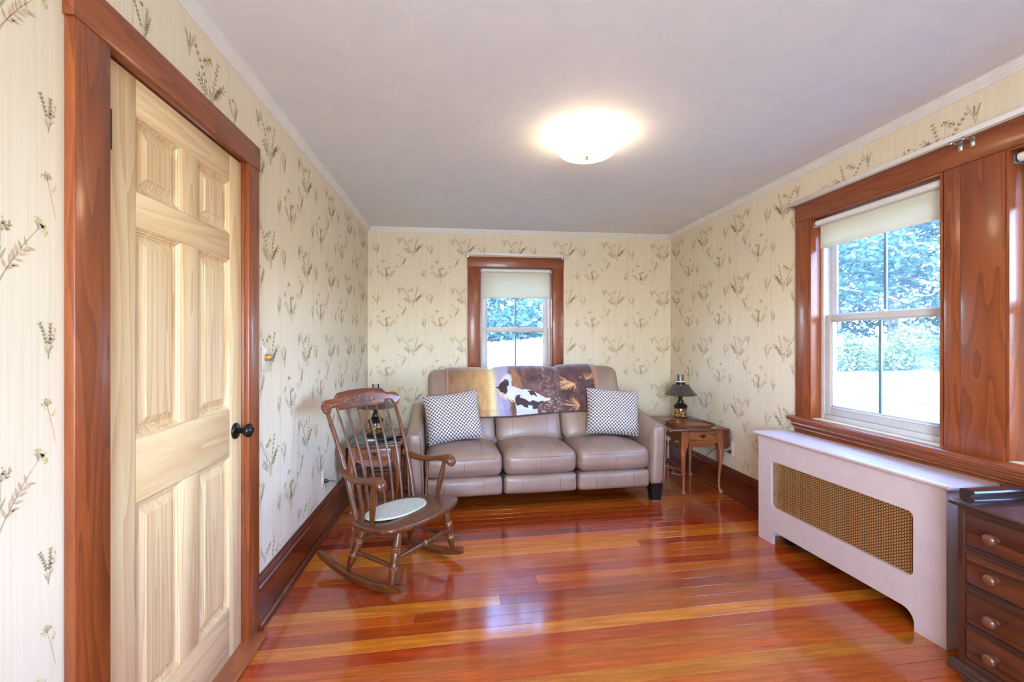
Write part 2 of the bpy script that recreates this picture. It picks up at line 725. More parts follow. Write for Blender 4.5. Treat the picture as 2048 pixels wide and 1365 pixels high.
def chimney_glass():
    t = NT('clear lamp glass')
    t.t.nodes.remove(t.b)
    tr = t.n('ShaderNodeBsdfTransparent')
    tr.inputs['Color'].default_value = (0.93, 0.95, 0.95, 1)
    gl = t.n('ShaderNodeBsdfGlossy')
    gl.inputs['Roughness'].default_value = 0.03
    fr = t.n('ShaderNodeFresnel')
    fr.inputs['IOR'].default_value = 1.5
    mx = t.n('ShaderNodeMixShader')
    t.l(fr.outputs[0], mx.inputs[0])
    t.l(tr.outputs[0], mx.inputs[1])
    t.l(gl.outputs[0], mx.inputs[2])
    t.l(mx.outputs[0], t.out.inputs['Surface'])
    return t.m


M['chimney'] = chimney_glass()


def lamp_glass():
    t = NT('lit opal glass').set(rough=0.3, color=(245, 235, 215))
    t.b.inputs['Emission Color'].default_value = (1.0, 0.73, 0.44, 1)
    t.b.inputs['Emission Strength'].default_value = LAMP_EMIT
    v = t.noise(t.coord(), 30, 2)
    t.color(t.ramp(v, [(0.3, (240, 230, 210)), (0.7, (250, 242, 225))]))
    return t.m


M['lamp_glass'] = lamp_glass()


def reservoir_mat():
    t = NT('gold floral reservoir').set(rough=0.3, coat=0.4)
    v = t.coord()
    vo = t.n('ShaderNodeTexVoronoi', feature='F1')
    vo.inputs['Scale'].default_value = 55
    t.l(v, vo.inputs['Vector'])
    n = t.noise(v, 40, 4, 0.6, 1.5)
    f = t.math('ADD', t.math('MULTIPLY', vo.outputs['Distance'], 0.7), t.math('MULTIPLY', n, 0.6))
    t.color(t.ramp(f, [(0.28, (226, 196, 104)), (0.52, (206, 158, 70)), (0.66, (140, 92, 44)), (0.85, (60, 42, 28))]))
    return t.m


M['reservoir'] = reservoir_mat()


def marble_mat():
    t = NT('green marbled mat').set(rough=0.22, coat=0.3)
    n = t.noise(t.coord(), 22, 6, 0.65, 2.0)
    t.color(t.ramp(n, [(0.35, (34, 48, 46)), (0.55, (58, 84, 78)), (0.66, (120, 142, 134)), (0.72, (50, 72, 68))]))
    return t.m


M['marble'] = marble_mat()


def grille_mat():
    """pierced gold sheet: hexagonal stars of small slots that really let the light through"""
    t = NT('pierced gold sheet').set(rough=0.34, metal=0.55)
    t.b.inputs['Base Color'].default_value = rgba((204, 158, 96))
    v = t.coord()
    sep = t.n('ShaderNodeSeparateXYZ')
    t.l(v, sep.inputs[0])
    k = 2 * pi / 0.0125
    y = t.math('MULTIPLY', sep.outputs[1], k)
    z = t.math('MULTIPLY', sep.outputs[2], k)
    a = t.math('COSINE', y)
    q = t.math('MULTIPLY', z, 0.866)
    b = t.math('COSINE', t.math('ADD', t.math('MULTIPLY', y, 0.5), q))
    c = t.math('COSINE', t.math('SUBTRACT', t.math('MULTIPLY', y, 0.5), q))
    s = t.math('ADD', t.math('ADD', a, b), c)
    hole = t.math('LESS_THAN', s, -0.78)
    tr = t.n('ShaderNodeBsdfTransparent')
    mx = t.n('ShaderNodeMixShader')
    t.l(hole, mx.inputs[0])
    t.l(t.b.outputs[0], mx.inputs[1])
    t.l(tr.outputs[0], mx.inputs[2])
    t.l(mx.outputs[0], t.out.inputs['Surface'])
    return t.m


M['grille'] = grille_mat()


def lawn_mat():
    t = NT('pale summer lawn').set(rough=0.9)
    n = t.noise(t.coord(), 2.4, 6, 0.7)
    n2 = t.noise(t.coord((1, 1, 1)), 24, 4, 0.7)
    f = t.math('ADD', t.math('MULTIPLY', n, 0.5), t.math('MULTIPLY', n2, 0.5))
    t.color(t.ramp(f, [(0.40, (16, 36, 28)), (0.50, (76, 94, 82)), (0.66, (112, 122, 110))]))
    t.bump(n2, 0.4, 0.05)
    return t.m


M['lawn'] = lawn_mat()


def leaf_mat(name, a, b):
    t = NT(name).set(rough=0.5)
    oi = t.n('ShaderNodeTexCoord')
    n = t.noise(oi.outputs['Object'], 9, 2)
    c = t.ramp(n, [(0.3, a), (0.7, b)])
    t.color(c)
    tr = t.n('ShaderNodeBsdfTranslucent')
    t.l(c, tr.inputs['Color'])
    mx = t.n('ShaderNodeMixShader')
    mx.inputs[0].default_value = 0.45
    t.l(t.b.outputs[0], mx.inputs[1])
    t.l(tr.outputs[0], mx.inputs[2])
    t.l(mx.outputs[0], t.out.inputs['Surface'])
    return t.m


M['leaf_a'] = leaf_mat('leaf blue green', (26, 54, 54), (58, 96, 90))
M['leaf_b'] = leaf_mat('leaf fresh green', (34, 66, 58), (76, 112, 98))
M['leaf_c'] = leaf_mat('leaf yellow green', (76, 104, 62), (126, 142, 92))
M['leaf_d'] = leaf_mat('leaf pale', (84, 120, 112), (150, 184, 166))
M['bark'] = plain('grey bark', (128, 116, 104), 0.9, var=.2, scale=8)
M['fence'] = wood('weathered fence', (128, 132, 134), (92, 96, 98), 'z', ring=8, rough=0.8, coat=0.0, contrast=0.4)
M['siding'] = plain('house siding', (216, 214, 208), 0.7)

# ================================================================== SETTING
ROT = radians(2.6)          # the boards run slightly askew of the back wall

floor = obj('floor', mbox(XL - 0.2, XR + 0.2, YF - 0.2, YB + 0.2, -0.14, -0.022), M['dark_void'], smooth=False)
floor['kind'] = 'structure'

rng = random.Random(21)
TONES = [(208, 100, 26), (214, 112, 30), (196, 84, 22), (182, 68, 20), (222, 128, 36), (162, 54, 18), (202, 92, 26),
         (212, 104, 32), (142, 44, 16), (194, 80, 22), (218, 120, 32), (176, 64, 20)]


def plank(x0, x1, y0, wd):
    """one board; its ends follow the skew of the run"""
    bm = BM()
    g, h, e = 0.0004, 0.0, 0.0007
    k = math.tan(ROT)

    def yy(x, off):
        return y0 + off + k * (x - 0.7)
    lowv = [bm.verts.new((x, yy(x, o), -0.02)) for x, o in ((x0, g), (x1, g), (x1, wd - g), (x0, wd - g))]
    midv = [bm.verts.new((x, yy(x, o), h - e)) for x, o in ((x0, g), (x1, g), (x1, wd - g), (x0, wd - g))]
    topv = [bm.verts.new((x, yy(x, o), h)) for x, o in ((x0 + .0006, g + e), (x1 - .0006, g + e), (x1 - .0006, wd - g - e), (x0 + .0006, wd - g - e))]
    skin(bm, [lowv, midv, topv])
    o = obj('plank', bm, M['floor'], floor, angle=20)
    c = lin(rng.choice(TONES))
    j = rng.uniform(0.68, 1.0)
    o.color = (c[0] * j, c[1] * j, c[2] * j, 1)
    return o


yrow, wd = YF - 0.12, 0.0835
while yrow < YB + 0.12:
    if rng.random() < 0.22:
        xs = rng.uniform(XL + 0.5, XR - 0.5)
        plank(XL + 0.002, xs - .0004, yrow, wd)
        plank(xs + .0004, XR - 0.002, yrow, wd)
    else:
        plank(XL + 0.002, XR - 0.002, yrow, wd)
    yrow += wd

DY0, DY1, DZ1 = 1.29, 2.056, 2.062               # door opening
W2 = (1.90, 2.72, 0.80, 2.10)                    # right windows, y0 y1 z0 z1
W3 = (0.83, 1.648, 0.80, 2.10)
W1 = (0.212, 0.978, 0.80, 2.075)                 # back window, x0 x1 z0 z1
W4 = (-0.70, 0.60, 0.75, 2.15)                   # added opening behind the camera, for fill light


def rect(a0, a1, b0, b1):
    return [(a0, b0), (a1, b0), (a1, b1), (a0, b1)]


def wall(name, outer, holes, axis, a0, a1):
    o = obj(name, plate(BM(), outer, holes, axis, a0, a1), M['paper'], smooth=False)
    o['kind'] = 'structure'
    return o


T = 0.17
wl = wall('wall_left', [(YF - T, -.02), (DY0, -.02), (DY0, DZ1), (DY1, DZ1), (DY1, -.02), (YB + T, -.02), (YB + T, HC), (YF - T, HC)], [], 'x', XL - T, XL)
wr = wall('wall_right', rect(YF - T, YB + T, -.02, HC), [rect(*W2), rect(*W3)], 'x', XR, XR + T)
wbk = wall('wall_back', rect(XL, XR, -.02, HC), [rect(*W1)], 'y', YB, YB + T)
wf = wall('wall_front', rect(XL, XR, -.02, HC), [rect(*W4)], 'y', YF - T, YF)
ce = obj('ceiling', mbox(XL - T, XR + T, YF - T, YB + T, HC, HC + 0.2), M['ceiling'], smooth=False)
ce['kind'] = 'structure'

# ---- printed sprays of grasses on the paper (flat print, kept a hair off the wall)
PRINT = ['p_sage', 'p_tan', 'p_peach', 'p_yellow', 'p_grey']


def leaf2(x, z, ang, ln, wdt):
    out = []
    for t, s in ((0, 0), (.3, .8), (.6, .9), (1, 0), (.6, -.9), (.3, -.8)):
        px, pz = t * ln, s * wdt / 2
        out.append((x + px * cos(ang) - pz * sin(ang), z + px * sin(ang) + pz * cos(ang)))
    return out


def spray(polys, cx, cz, h, r, nst, lean=0.0):
    for i in range(nst):
        a = radians(90) + (i - (nst - 1) / 2) * 0.13 + r.uniform(-.06, .06) + lean
        L = h * r.uniform(0.55, 1.0)
        bend = -(i - (nst - 1) / 2) * -0.20 + r.uniform(-.3, .3)
        x, z = cx, cz
        pts = []
        n = 9
        for k in range(n + 1):
            pts.append((x, z, a))
            a += bend * 0.09
            x += cos(a) * L / n
            z += sin(a) * L / n
        sc = r.choice([0, 0, 0, 1])
        for (x0, z0, a0), (x1, z1, a1) in zip(pts, pts[1:]):
            w0 = 0.0005
            nx, nz = -sin(a0) * w0, cos(a0) * w0
            polys.append((sc, [(x0 + nx, z0 + nz), (x0 - nx, z0 - nz), (x1 - nx, z1 - nz), (x1 + nx, z1 + nz)]))
        kind = r.choice(['plume', 'plume', 'oat', 'umbel'])
        pc = {'plume': r.choice([1, 2, 0]), 'oat': r.choice([0, 2, 1, 4]), 'umbel': r.choice([3, 1])}[kind]
        if kind == 'plume':
            for k in range(4, n + 1):
                x0, z0, a0 = pts[k]
                for sgn in (-1, 1):
                    for e in (0.0, 0.4):
                        polys.append((pc, leaf2(x0, z0, a0 + sgn * (.35 + e), h * .095, h * .028)))
        elif kind == 'oat':
            for k in range(4, n + 1):
                x0, z0, a0 = pts[k]
                for sgn in (-1, 1):
                    polys.append((pc, leaf2(x0, z0, a0 + sgn * r.uniform(.5, 1.1), h * .12, h * .036)))
        else:
            x0, z0, a0 = pts[-1]
            for q in range(9):
                aa = a0 - 1.1 + 2.2 * q / 8
                xx, zz = x0 + cos(aa) * h * .09, z0 + sin(aa) * h * .09
                polys.append((sc, [(x0, z0), (x0 + .0008, z0), (xx + .0008, zz), (xx, zz)]))
                for e in range(3):
                    polys.append((pc, leaf2(xx + r.uniform(-.006, .006), zz + r.uniform(-.006, .006), r.uniform(0, 6), h * .036, h * .022)))
    for sgn in (-1, 1, -1, 1)[:4 if nst > 4 else 2]:
        polys.append((0, leaf2(cx + r.uniform(-.004, .004), cz + h * r.uniform(.04, .3), radians(90) + sgn * r.uniform(.3, .8), h * .22, h * .03)))


r_ = random.Random(5)
TILE = []
for cx, cz, h, nst, lean in ((.13, .03, .20, 7, 0.0), (.39, .285, .20, 7, .05), (.275, .17, .13, 4, -.1), (.50, .06, .10, 3, .1),
                             (.03, .30, .12, 4, .1), (.25, .40, .10, 3, -.05)):
    spray(TILE, cx, cz, h, r_, nst, lean)
TW, TH = 0.535, 0.505


def wallprint(name, parent, s0, s1, holes, put, shift=0.0, edge=0.012):
    verts, faces, mi = [], [], []
    z0, z1 = 0.235, 2.405
    for ti in range(int((s1 - s0) / TW) + 3):
        for tj in range(int(2.5 / TH) + 2):
            ox = s0 - TW + ti * TW + shift
            oz = -0.15 + tj * TH
            for ci, poly in TILE:
                pts = [(x + ox, z + oz) for x, z in poly]
                if any(x < s0 + edge or x > s1 - edge or z < z0 or z > z1 for x, z in pts):
                    continue
                if any(a0 < x < a1 and b0 < z < b1 for x, z in pts for a0, a1, b0, b1 in holes):
                    continue
                b = len(verts)
                verts += [put(x, z) for x, z in pts]
                faces.append(tuple(range(b, b + len(pts))))
                mi.append(ci)
    for ti in range(int((s1 - s0) / TW) + 2):          # paper seams
        x = s0 + shift + ti * TW - .02
        if x > s1 - .03 or x < s0 + .03:
            continue
        z = z0
        while z < z1 - .06:
            if not any(a0 < x < a1 and b0 - .06 < z < b1 for a0, a1, b0, b1 in holes):
                b = len(verts)
                verts += [put(x, z), put(x + .0012, z), put(x + .0012, z + .05), put(x, z + .05)]
                faces.append((b, b + 1, b + 2, b + 3))
                mi.append(1)
            z += .05
    me = bpy.data.meshes.new(name)
    me.from_pydata(verts, [], faces)
    me.polygons.foreach_set('material_index', mi)
    for m in PRINT:
        me.materials.append(M[m])
    o = bpy.data.objects.new(name, me)
    COL.objects.link(o)
    o.parent = parent
    o['kind'] = 'stuff'
    o['label'] = 'printed sprays of meadow grasses on the wallpaper'
    return o


e_ = 0.0005
wallprint('wallpaper_print', wl, YF, YB, [(1.15, 2.18, 0, 2.18)], lambda s, z: (XL + e_, s, z), 0.04)
wallprint('wallpaper_print', wr, YF, YB, [(0.6, 2.85, .67, 2.24)], lambda s, z: (XR - e_, s, z), 0.15)
wallprint('wallpaper_print', wbk, XL, XR, [(0.08, 1.11, .6, 2.19)], lambda s, z: (s, YB - e_, z), 0.06)

# ---- crown moulding (small, reeded) and baseboards
CROWN = [(0, 0), (0, -.042), (.006, -.042), (.008, -.036), (.012, -.034), (.014, -.028), (.020, -.024), (.022, -.017), (.028, -.013), (.030, -.006), (.036, -.004), (.036, 0)]
BASE = [(0, -.004), (.019, -.004), (.019, .172), (0, .172)]
CAP = [(0, .1725), (.021, .1725), (.026, .178), (.026, .186), (.019, .192), (.021, .200), (.016, .212), (.009, .220), (.007, .228), (0, .228)]
SHOE = [(.0195, -.002)] + [(.0195 + .021 * sin(radians(a)), .002 + .024 * cos(radians(a))) for a in range(90, -1, -15)]


def run(name, mat, prof, side, a0, a1, z=0.0, parent=None, structural=True):
    bm = BM()
    if side == 'left':
        prism(bm, [(XL + d, z + h) for d, h in prof], 'y', a0, a1)
    elif side == 'right':
        prism(bm, [(XR - d, z + h) for d, h in prof], 'y', a0, a1)
    elif side == 'back':
        prism(bm, [(YB - d, z + h) for d, h in prof], 'x', a0, a1)
    else:
        prism(bm, [(YF + d, z + h) for d, h in prof], 'x', a0, a1)
    o = obj(name, bm, mat, parent, angle=25)
    if structural and parent is None:
        o['kind'] = 'structure'
    return o


run('trim_1', M['white'], CROWN, 'left', YF, YB, HC)
run('trim_2', M['white'], CROWN, 'right', YF, YB, HC)
run('trim_3', M['white'], CROWN, 'back', XL + .036, XR - .036, HC)
run('trim_4', M['white'], CROWN, 'front', XL + .036, XR - .036, HC)


def baseboard(name, side, spans, mat):
    root = structure(name)
    for a0, a1 in spans:
        run('board', mat, BASE, side, a0, a1, 0, root)
        run('cap_moulding', mat, CAP, side, a0, a1, 0, root)
        run('shoe_moulding', mat, SHOE, side, a0, a1, 0, root)
    return root


baseboard('baseboard_left', 'left', [(YF, 1.17), (2.158, YB)], M['base_y'])
baseboard('baseboard_right', 'right', [(YF, YB)], M['base_y'])
baseboard('baseboard_back', 'back', [(XL + .042, XR - .042)], M['base_x'])
baseboard('baseboard_front', 'front', [(XL + .042, XR - .042)], M['base_x'])

M['threshold'] = wood('reddish threshold', (182, 112, 72), (136, 76, 46), 'y', ring=9, rough=0.3, coat=0.3, contrast=0.3)
# ---- door in the left wall
door = structure('door_1', label='unpainted pine six panel door in a red wood frame')
xf = XL + 0.024
obj('side_casing', mbox(XL, xf, 1.17, 1.281, 0, 2.058, .003), M['fir'], door)
obj('side_casing', mbox(XL, xf, 2.054, 2.157, 0.012, 2.058, .003), M['fir'], door)
obj('head_casing', mbox(XL, xf + .002, 1.164, 2.162, 2.058, 2.163, .003), M['fir_y'], door)
obj('jamb', mbox(XL - .15, XL + .004, 1.280, 1.2955, 0, 2.062, .001), M['fir'], door)
obj('jamb', mbox(XL - .15, XL + .004, 2.0525, 2.068, 0, 2.062, .001), M['fir'], door)
obj('jamb', mbox(XL - .15, XL + .004, 1.2955, 2.0525, 2.0585, 2.072, .001), M['fir_y'], door)
obj('threshold', mbox(XL - .02, XL + .075, 1.285, 2.12, 0.0005, 0.017, .006, 3), M['threshold'], door)
XS = -0.918                                       # face of the slab
xb = XS - 0.034
RAILS = [(0.022, 0.225), (0.835, 1.025), (1.628, 1.73), (1.945, 2.052)]
for a0, a1 in ((1.298, 1.418), (1.954, 2.050)):
    obj('stile', mbox(xb, XS, a0, a1, .022, 2.052, .0015), M['pine'], door)
for b0, b1 in RAILS:
    obj('rail', mbox(xb, XS, 1.4185, 1.9535, b0, b1, .0015), M['pine_y'], door)
for (b0, b1), (c0, c1) in zip(RAILS, RAILS[1:]):
    obj('mullion', mbox(xb, XS, 1.632, 1.732, b1 + .0005, c0 - .0005, .0015), M['pine'], door)


def raised_panel(y0, y1, z0, z1):
    bm = BM()
    steps = [(0, -.0005), (.004, -.002), (.007, -.006), (.011, -.006), (.014, -.0105), (.019, -.0105), (.0195, -.013), (.024, -.013), (.048, -.0055), (.0495, -.0035)]
    rings = [[bm.verts.new((XS + d, y, z)) for y, z in rect(y0 + i, y1 - i, z0 + i, z1 - i)] for i, d in steps]
    skin(bm, rings, cap=False)
    f = bm.faces.new(rings[-1])
    bmesh.ops.recalc_face_normals(bm, faces=bm.faces)
    if f.normal.x < 0:
        bmesh.ops.reverse_faces(bm, faces=bm.faces)
    obj('panel', bm, M['pine_panel'], door, angle=12)


for (b0, b1), (c0, c1) in zip(RAILS, RAILS[1:]):
    raised_panel(1.4185, 1.6315, b1 + .0005, c0 - .0005)
    raised_panel(1.7325, 1.9535, b1 + .0005, c0 - .0005)
obj('door_back', mbox(xb - .004, xb + .012, 1.300, 2.048, .024, 2.05), M['pine'], door, smooth=False)


def hinge(z):
    bm = lathe(BM(), [(.0065, z - .055), (.0065, z - .019), (.0055, z - .0185), (.0065, z - .018), (.0065, z + .018), (.0055, z + .0185), (.0065, z + .019), (.0065, z + .055)], 12, (XS + .008, 1.297, 0))
    lathe(bm, [(.004, z + .055), (.0055, z + .06), (.001, z + .064)], 10, (XS + .008, 1.297, 0))
    box(bm, XS - .001, XS + .003, 1.299, 1.323, z - .054, z + .054)
    obj('hinge', bm, M['black'], door)


hinge(1.862)
hinge(0.28)
kb = lathe(BM(), [(.001, 0), (.033, 0), (.034, .003), (.031, .008), (.018, .011), (.0115, .014), (.0115, .030), (.015, .034), (.025, .040), (.0285, .050),
                  (.0285, .056), (.025, .064), (.014, .069), (.012, .066), (.007, .066), (.006, .069), (.001, .069)], 28, (XS, 1.998, .929), 'x')
obj('knob', kb, M['bronze'], door, angle=50)

# ---- windows: local frame x along the wall (left to right seen from the room), y outward, z up


def sash(parent, name, x0, x1, z0, z1, y0, y1, rail_b, rail_t, stile):
    bm = BM()
    box(bm, x0, x0 + stile, y0, y1, z0, z1, .002)
    box(bm, x1 - stile, x1, y0, y1, z0, z1, .002)
    box(bm, x0 + stile - .001, x1 - stile + .001, y0, y1, z0, z0 + rail_b, .002)
    box(bm, x0 + stile - .001, x1 - stile + .001, y0, y1, z1 - rail_t, z1, .002)
    s = obj(name, bm, M['vinyl'], parent)
    gx0, gx1, gz0, gz1 = x0 + stile, x1 - stile, z0 + rail_b, z1 - rail_t
    ym = (y0 + y1) / 2
    bd = BM()
    for a0, a1, b0, b1 in ((gx0, gx0 + .009, gz0, gz1), (gx1 - .009, gx1, gz0, gz1), (gx0, gx1, gz0, gz0 + .009), (gx0, gx1, gz1 - .009, gz1)):
        box(bd, a0, a1, ym - .009, ym + .004, b0, b1, .002)
    obj('glazing_bead', bd, M['vinyl'], s)
    xm = (gx0 + gx1) / 2
    obj('muntin', mbox(xm - .008, xm + .008, ym - .006, ym + .006, gz0, gz1, .002), M['grid'], s)
    for a0, a1 in ((gx0 + .001, xm - .008), (xm + .008, gx1 - .001)):
        p = BM()
        vs = [p.verts.new(c) for c in ((a0, ym, gz0), (a1, ym, gz0), (a1, ym, gz1), (a0, ym, gz1))]
        p.faces.new(vs)
        obj('pane', p, M['glass'], s, smooth=False)
    return s


def window_unit(root, x0, x1, z0, z1, zm, wood_v, wood_h, liner=None):
    f = .033
    yj = .056
    # wood stops of the reveal
    obj('jamb', mbox(x0 - .001, x0 + .012, -.018, yj, z0, z1, .002), wood_v, root)
    obj('jamb', mbox(x1 - .012, x1 + .001, -.018, yj, z0, z1, .002), wood_v, root)
    obj('jamb', mbox(x0 + .012, x1 - .012, -.018, yj, z1 - .012, z1 + .001, .002), wood_h, root)
    fr = BM()
    box(fr, x0, x0 + f, yj, .15, z0, z1, .002)
    box(fr, x1 - f, x1, yj, .15, z0, z1, .002)
    box(fr, x0 + f, x1 - f, yj, .15, z1 - f, z1, .002)
    box(fr, x0 + f, x1 - f, yj, .16, z0, z0 + .03, .002)
    for q in (.095, .122):
        box(fr, x0 + f, x0 + f + .006, q, q + .004, z0, z1, .001)
        box(fr, x1 - f - .006, x1 - f, q, q + .004, z0, z1, .001)
    obj('window_frame', fr, liner or M['vinyl'], root)
    a0, a1 = x0 + f + .001, x1 - f - .001
    lo = sash(root, 'lower_sash', a0, a1, z0 + .031, zm + .018, .064, .093, .052, .036, .044)
    lift = BM()
    box(lift, a0 + .05, a1 - .05, .056, .066, z0 + .074, z0 + .080, .002)
    obj('sash_lift', lift, M['vinyl'], lo)
    lk = BM()
    xm = (x0 + x1) / 2
    box(lk, xm - .032, xm + .032, .070, .092, zm + .018, zm + .024, .002)
    box(lk, xm - .012, xm + .030, .074, .086, zm + .024, zm + .032, .003)
    obj('sash_lock', lk, M['vinyl'], lo)
    sash(root, 'upper_sash', a0, a1, zm - .016, z1 - f - .001, .100, .121, .034, .040, .040)


win1 = structure('window_1', (0, YB, 0))
window_unit(win1, W1[0], W1[1], W1[2], W1[3], 1.420, M['fir'], M['fir_x'])
obj('side_casing', mbox(.088, .208, -.021, 0, .775, 2.066, .003), M['fir'], win1)
obj('side_casing', mbox(.982, 1.094, -.021, 0, .775, 2.066, .003), M['fir'], win1)
obj('head_casing', mbox(.084, 1.098, -.023, 0, 2.066, 2.172, .003), M['fir_x'], win1)
obj('stool', mbox(.06, 1.125, -.060, .056, .77, .796, .006, 3), M['fir_x'], win1)
obj('apron', mbox(.085, 1.10, -.020, 0, .68, .77, .004), M['fir_x'], win1)

win2 = structure('window_2', (XR, 0, 0), -pi / 2)
window_unit(win2, -W2[1], -W2[0], W2[2], W2[3], 1.447, M['fir'], M['fir_x'])
win3 = structure('window_3', (XR, 0, 0), -pi / 2)
window_unit(win3, -W3[1], -W3[0], W3[2], W3[3], 1.447, M['fir'], M['fir_x'])
cas = structure('trim_5', (XR, 0, 0), -pi / 2, 'red wood casing around the pair of right hand windows')
obj('side_casing', mbox(-2.842, -2.722, -.021, 0, .785, 2.098, .003), M['fir'], cas)
obj('side_casing', mbox(-.828, -.71, -.021, 0, .785, 2.098, .003), M['fir'], cas)
mb = BM()
box(mb, -1.892, -1.820, -.0205, 0, .785, 2.098, .0025)
box(mb, -1.8195, -1.649, -.0215, 0, .785, 2.098, .0025)
obj('mullion_casing', mb, M['fir'], cas)
obj('head_casing', mbox(-2.846, -.706, -.023, 0, 2.0985, 2.216, .003), M['fir_x'], cas)
obj('stool', mbox(-2.875, -.68, -.066, .056, .768, .795, .008, 3), M['fir_x'], cas)
ap = prism(BM(), [(0, .768), (-.050, .768), (-.050, .758), (-.043, .752), (-.046, .745), (-.036, .728), (-.026, .722), (-.028, .714), (-.021, .706), (-.021, .672), (0, .672)], 'x', -2.85, -.70)
obj('apron', ap, M['fir_x'], cas, angle=25)

win4 = structure('added_rear_window', (0, YF, 0))  # unseen window, added to let fill light in from behind the camera
fr = BM()
for a0, a1, b0, b1 in ((W4[0], W4[0] + .05, W4[2], W4[3]), (W4[1] - .05, W4[1], W4[2], W4[3]), (W4[0], W4[1], W4[2], W4[2] + .05), (W4[0], W4[1], W4[3] - .05, W4[3])):
    box(fr, a0, a1, -.12, -.05, b0, b1, .003)
obj('window_frame', fr, M['vinyl'], win4)
for xm in (-.05,):
    obj('muntin', mbox(xm - .02, xm + .02, -.11, -.06, W4[2] + .05, W4[3] - .05, .003), M['vinyl'], win4)
for a0, a1, b0, b1, mm in ((W4[0] - .11, W4[0], W4[2] - .11, W4[3] + .11, 'fir'), (W4[1], W4[1] + .11, W4[2] - .11, W4[3] + .11, 'fir'), (W4[0], W4[1], W4[2] - .11, W4[2], 'fir_x'), (W4[0], W4[1], W4[3], W4[3] + .11, 'fir_x')):
    obj('casing', mbox(a0, a1, 0, .021, b0, b1, .003), M[mm], win4)

# ================================================================== WALL FITTINGS


def roller_shade(label, loc, rotz, x0, x1, zt, zb, y, hem=.024):
    t = thing('roller_shade', label, 'shade', loc, rotz, 'roller shades at the windows')
    r = .019
    obj('roller_tube', lathe(BM(), [(.001, x0), (r * .6, x0 - .0), (r, x0 + .006), (r, x1 - .006), (r * .6, x1), (.001, x1)], 20, (0, y, zt), 'x'), M['white'], t)
    bm = BM()
    box(bm, x0 + .012, x1 - .012, y + .0155, y + .0185, zb + hem, zt)
    obj('cloth', bm, M['shade_cloth'], t, smooth=False)
    obj('hem_bar', mbox(x0 + .012, x1 - .012, y + .012, y + .022, zb, zb + hem, .004), M['shade_cloth'], t)
    for a in (x0 - .008, x1 + .0035):
        obj('bracket', mbox(a, a + .0045, y - .02, y + .03, zt - .024, zt + .02, .001), M['chrome'], t)
    return t


roller_shade('grey white roller shade pulled a third down in the back wall window', (0, YB, 0), 0, .232, .958, 2.036, 1.750, .014, .006)
roller_shade('cream roller shade in the right wall window above the radiator cover', (XR, 0, 0), -pi / 2, -2.700, -1.918, 2.060, 1.893, .018)
roller_shade('cream roller shade at the right edge of the photo, beyond the wide wood mullion', (XR, 0, 0), -pi / 2, -1.628, -.85, 2.060, 1.86, .018)


def curtain_rod(label, loc, rotz, x0, x1, z0, z1, depth, brackets):
    t = thing('curtain_rod', label, 'curtain rod', loc, rotz)
    bm = BM()
    h = .0115

    def ring(x, y, z, ux, uy, hh=h):
        return [bm.verts.new((x + ux * a, y + uy * a, z + b)) for a, b in ((-.003, -hh), (.003, -hh), (.003, hh), (-.003, hh))]
    rings = [ring(x0, -.024, z0, 1, 0), ring(x0, -depth + .008, z0, 1, 0), ring(x0 + .006, -depth, z0, .4, 1), ring(x1 - .006, -depth, z1, -.4, 1), ring(x1, -depth + .008, z1, -1, 0), ring(x1, -.024, z1, -1, 0)]
    skin(bm, rings)
    obj('rod', bm, M['white'], t, angle=60)
    for x in (x0 + .012, x1 - .012):
        bk = BM()
        box(bk, x - .008, x + .008, -depth + .006, -.022, (z0 + z1) / 2 - .012, (z0 + z1) / 2 - .002, .002)
        box(bk, x - .008, x + .008, -.026, -.0215, (z0 + z1) / 2 - .03, (z0 + z1) / 2 + .012, .002)
        obj('end_bracket', bk, M['chrome'], t)
    for x in brackets:
        b = BM()
        box(b, x - .007, x + .007, -depth + .004, -.023, z0 - .024, z0 - .018, .002)
        box(b, x - .007, x + .007, -depth + .002, -depth + .006, z0 - .024, z0 - .010, .001)
        box(b, x - .010, x + .010, -.027, -.022, z0 - .052, z0 - .006, .003)
        obj('support_bracket', b, M['chrome'], t)
    return t


curtain_rod('flat white curtain rod above the back wall window', (0, YB, 0), 0, .078, 1.096, 2.196, 2.186, .052, [])
curtain_rod('long flat white curtain rod with two steel brackets above the right windows', (XR, 0, 0), -pi / 2, -2.862, -.70, 2.212, 2.212, .080, [-1.815, -1.765])

# dimmer by the door
t = thing('dimmer_switch', 'ivory wall plate with round gold dimmer knob beside the door casing', 'switch', (XL, 2.266, 1.2145))
obj('plate', mbox(0.0008, .006, -.038, .038, -.057, .057, .003), M['ivory'], t)
obj('knob', lathe(BM(), [(.001, .006), (.018, .006), (.018, .008), (.0165, .009), (.0165, .026), (.0145, .031), (.008, .033), (.001, .0335)], 24, (0, .004, .008), 'x'), M['gold'], t)
for z in (.038, -.03):
    obj('screw', lathe(BM(), [(.001, .006), (.003, .006), (.0025, .0075), (.001, .0077)], 10, (0, 0, z), 'x'), M['chrome'], t)


def outlet(label, loc, rz, cover):
    t = thing('wall_outlet', label, 'outlet', loc, rz)
    obj('plate', mbox(0.0008, .006, -.036, .036, -.058, .058, .003), M[cover], t)
    for z in (.024, -.022):
        b = lathe(BM(), [(.001, .006), (.017, .006), (.0165, .0085), (.001, .0085)], 18, (0, 0, z), 'x')
        obj('socket', b, M[cover], t)
        for y in (-.006, .006):
            obj('slot', mbox(.0083, .0092, y - .0012, y + .0012, z - .004, z + .006), M['plastic_black'], t, smooth=False)
    return t


outlet('pale outlet plate with a black plug in it, left wall behind the rocking chair', (XL, 3.195, .378), 0, 'ivory')
outlet('wallpaper toned outlet plate with a black plug, right wall beside the end table', (XR, 3.602, .390), pi, 'paper')


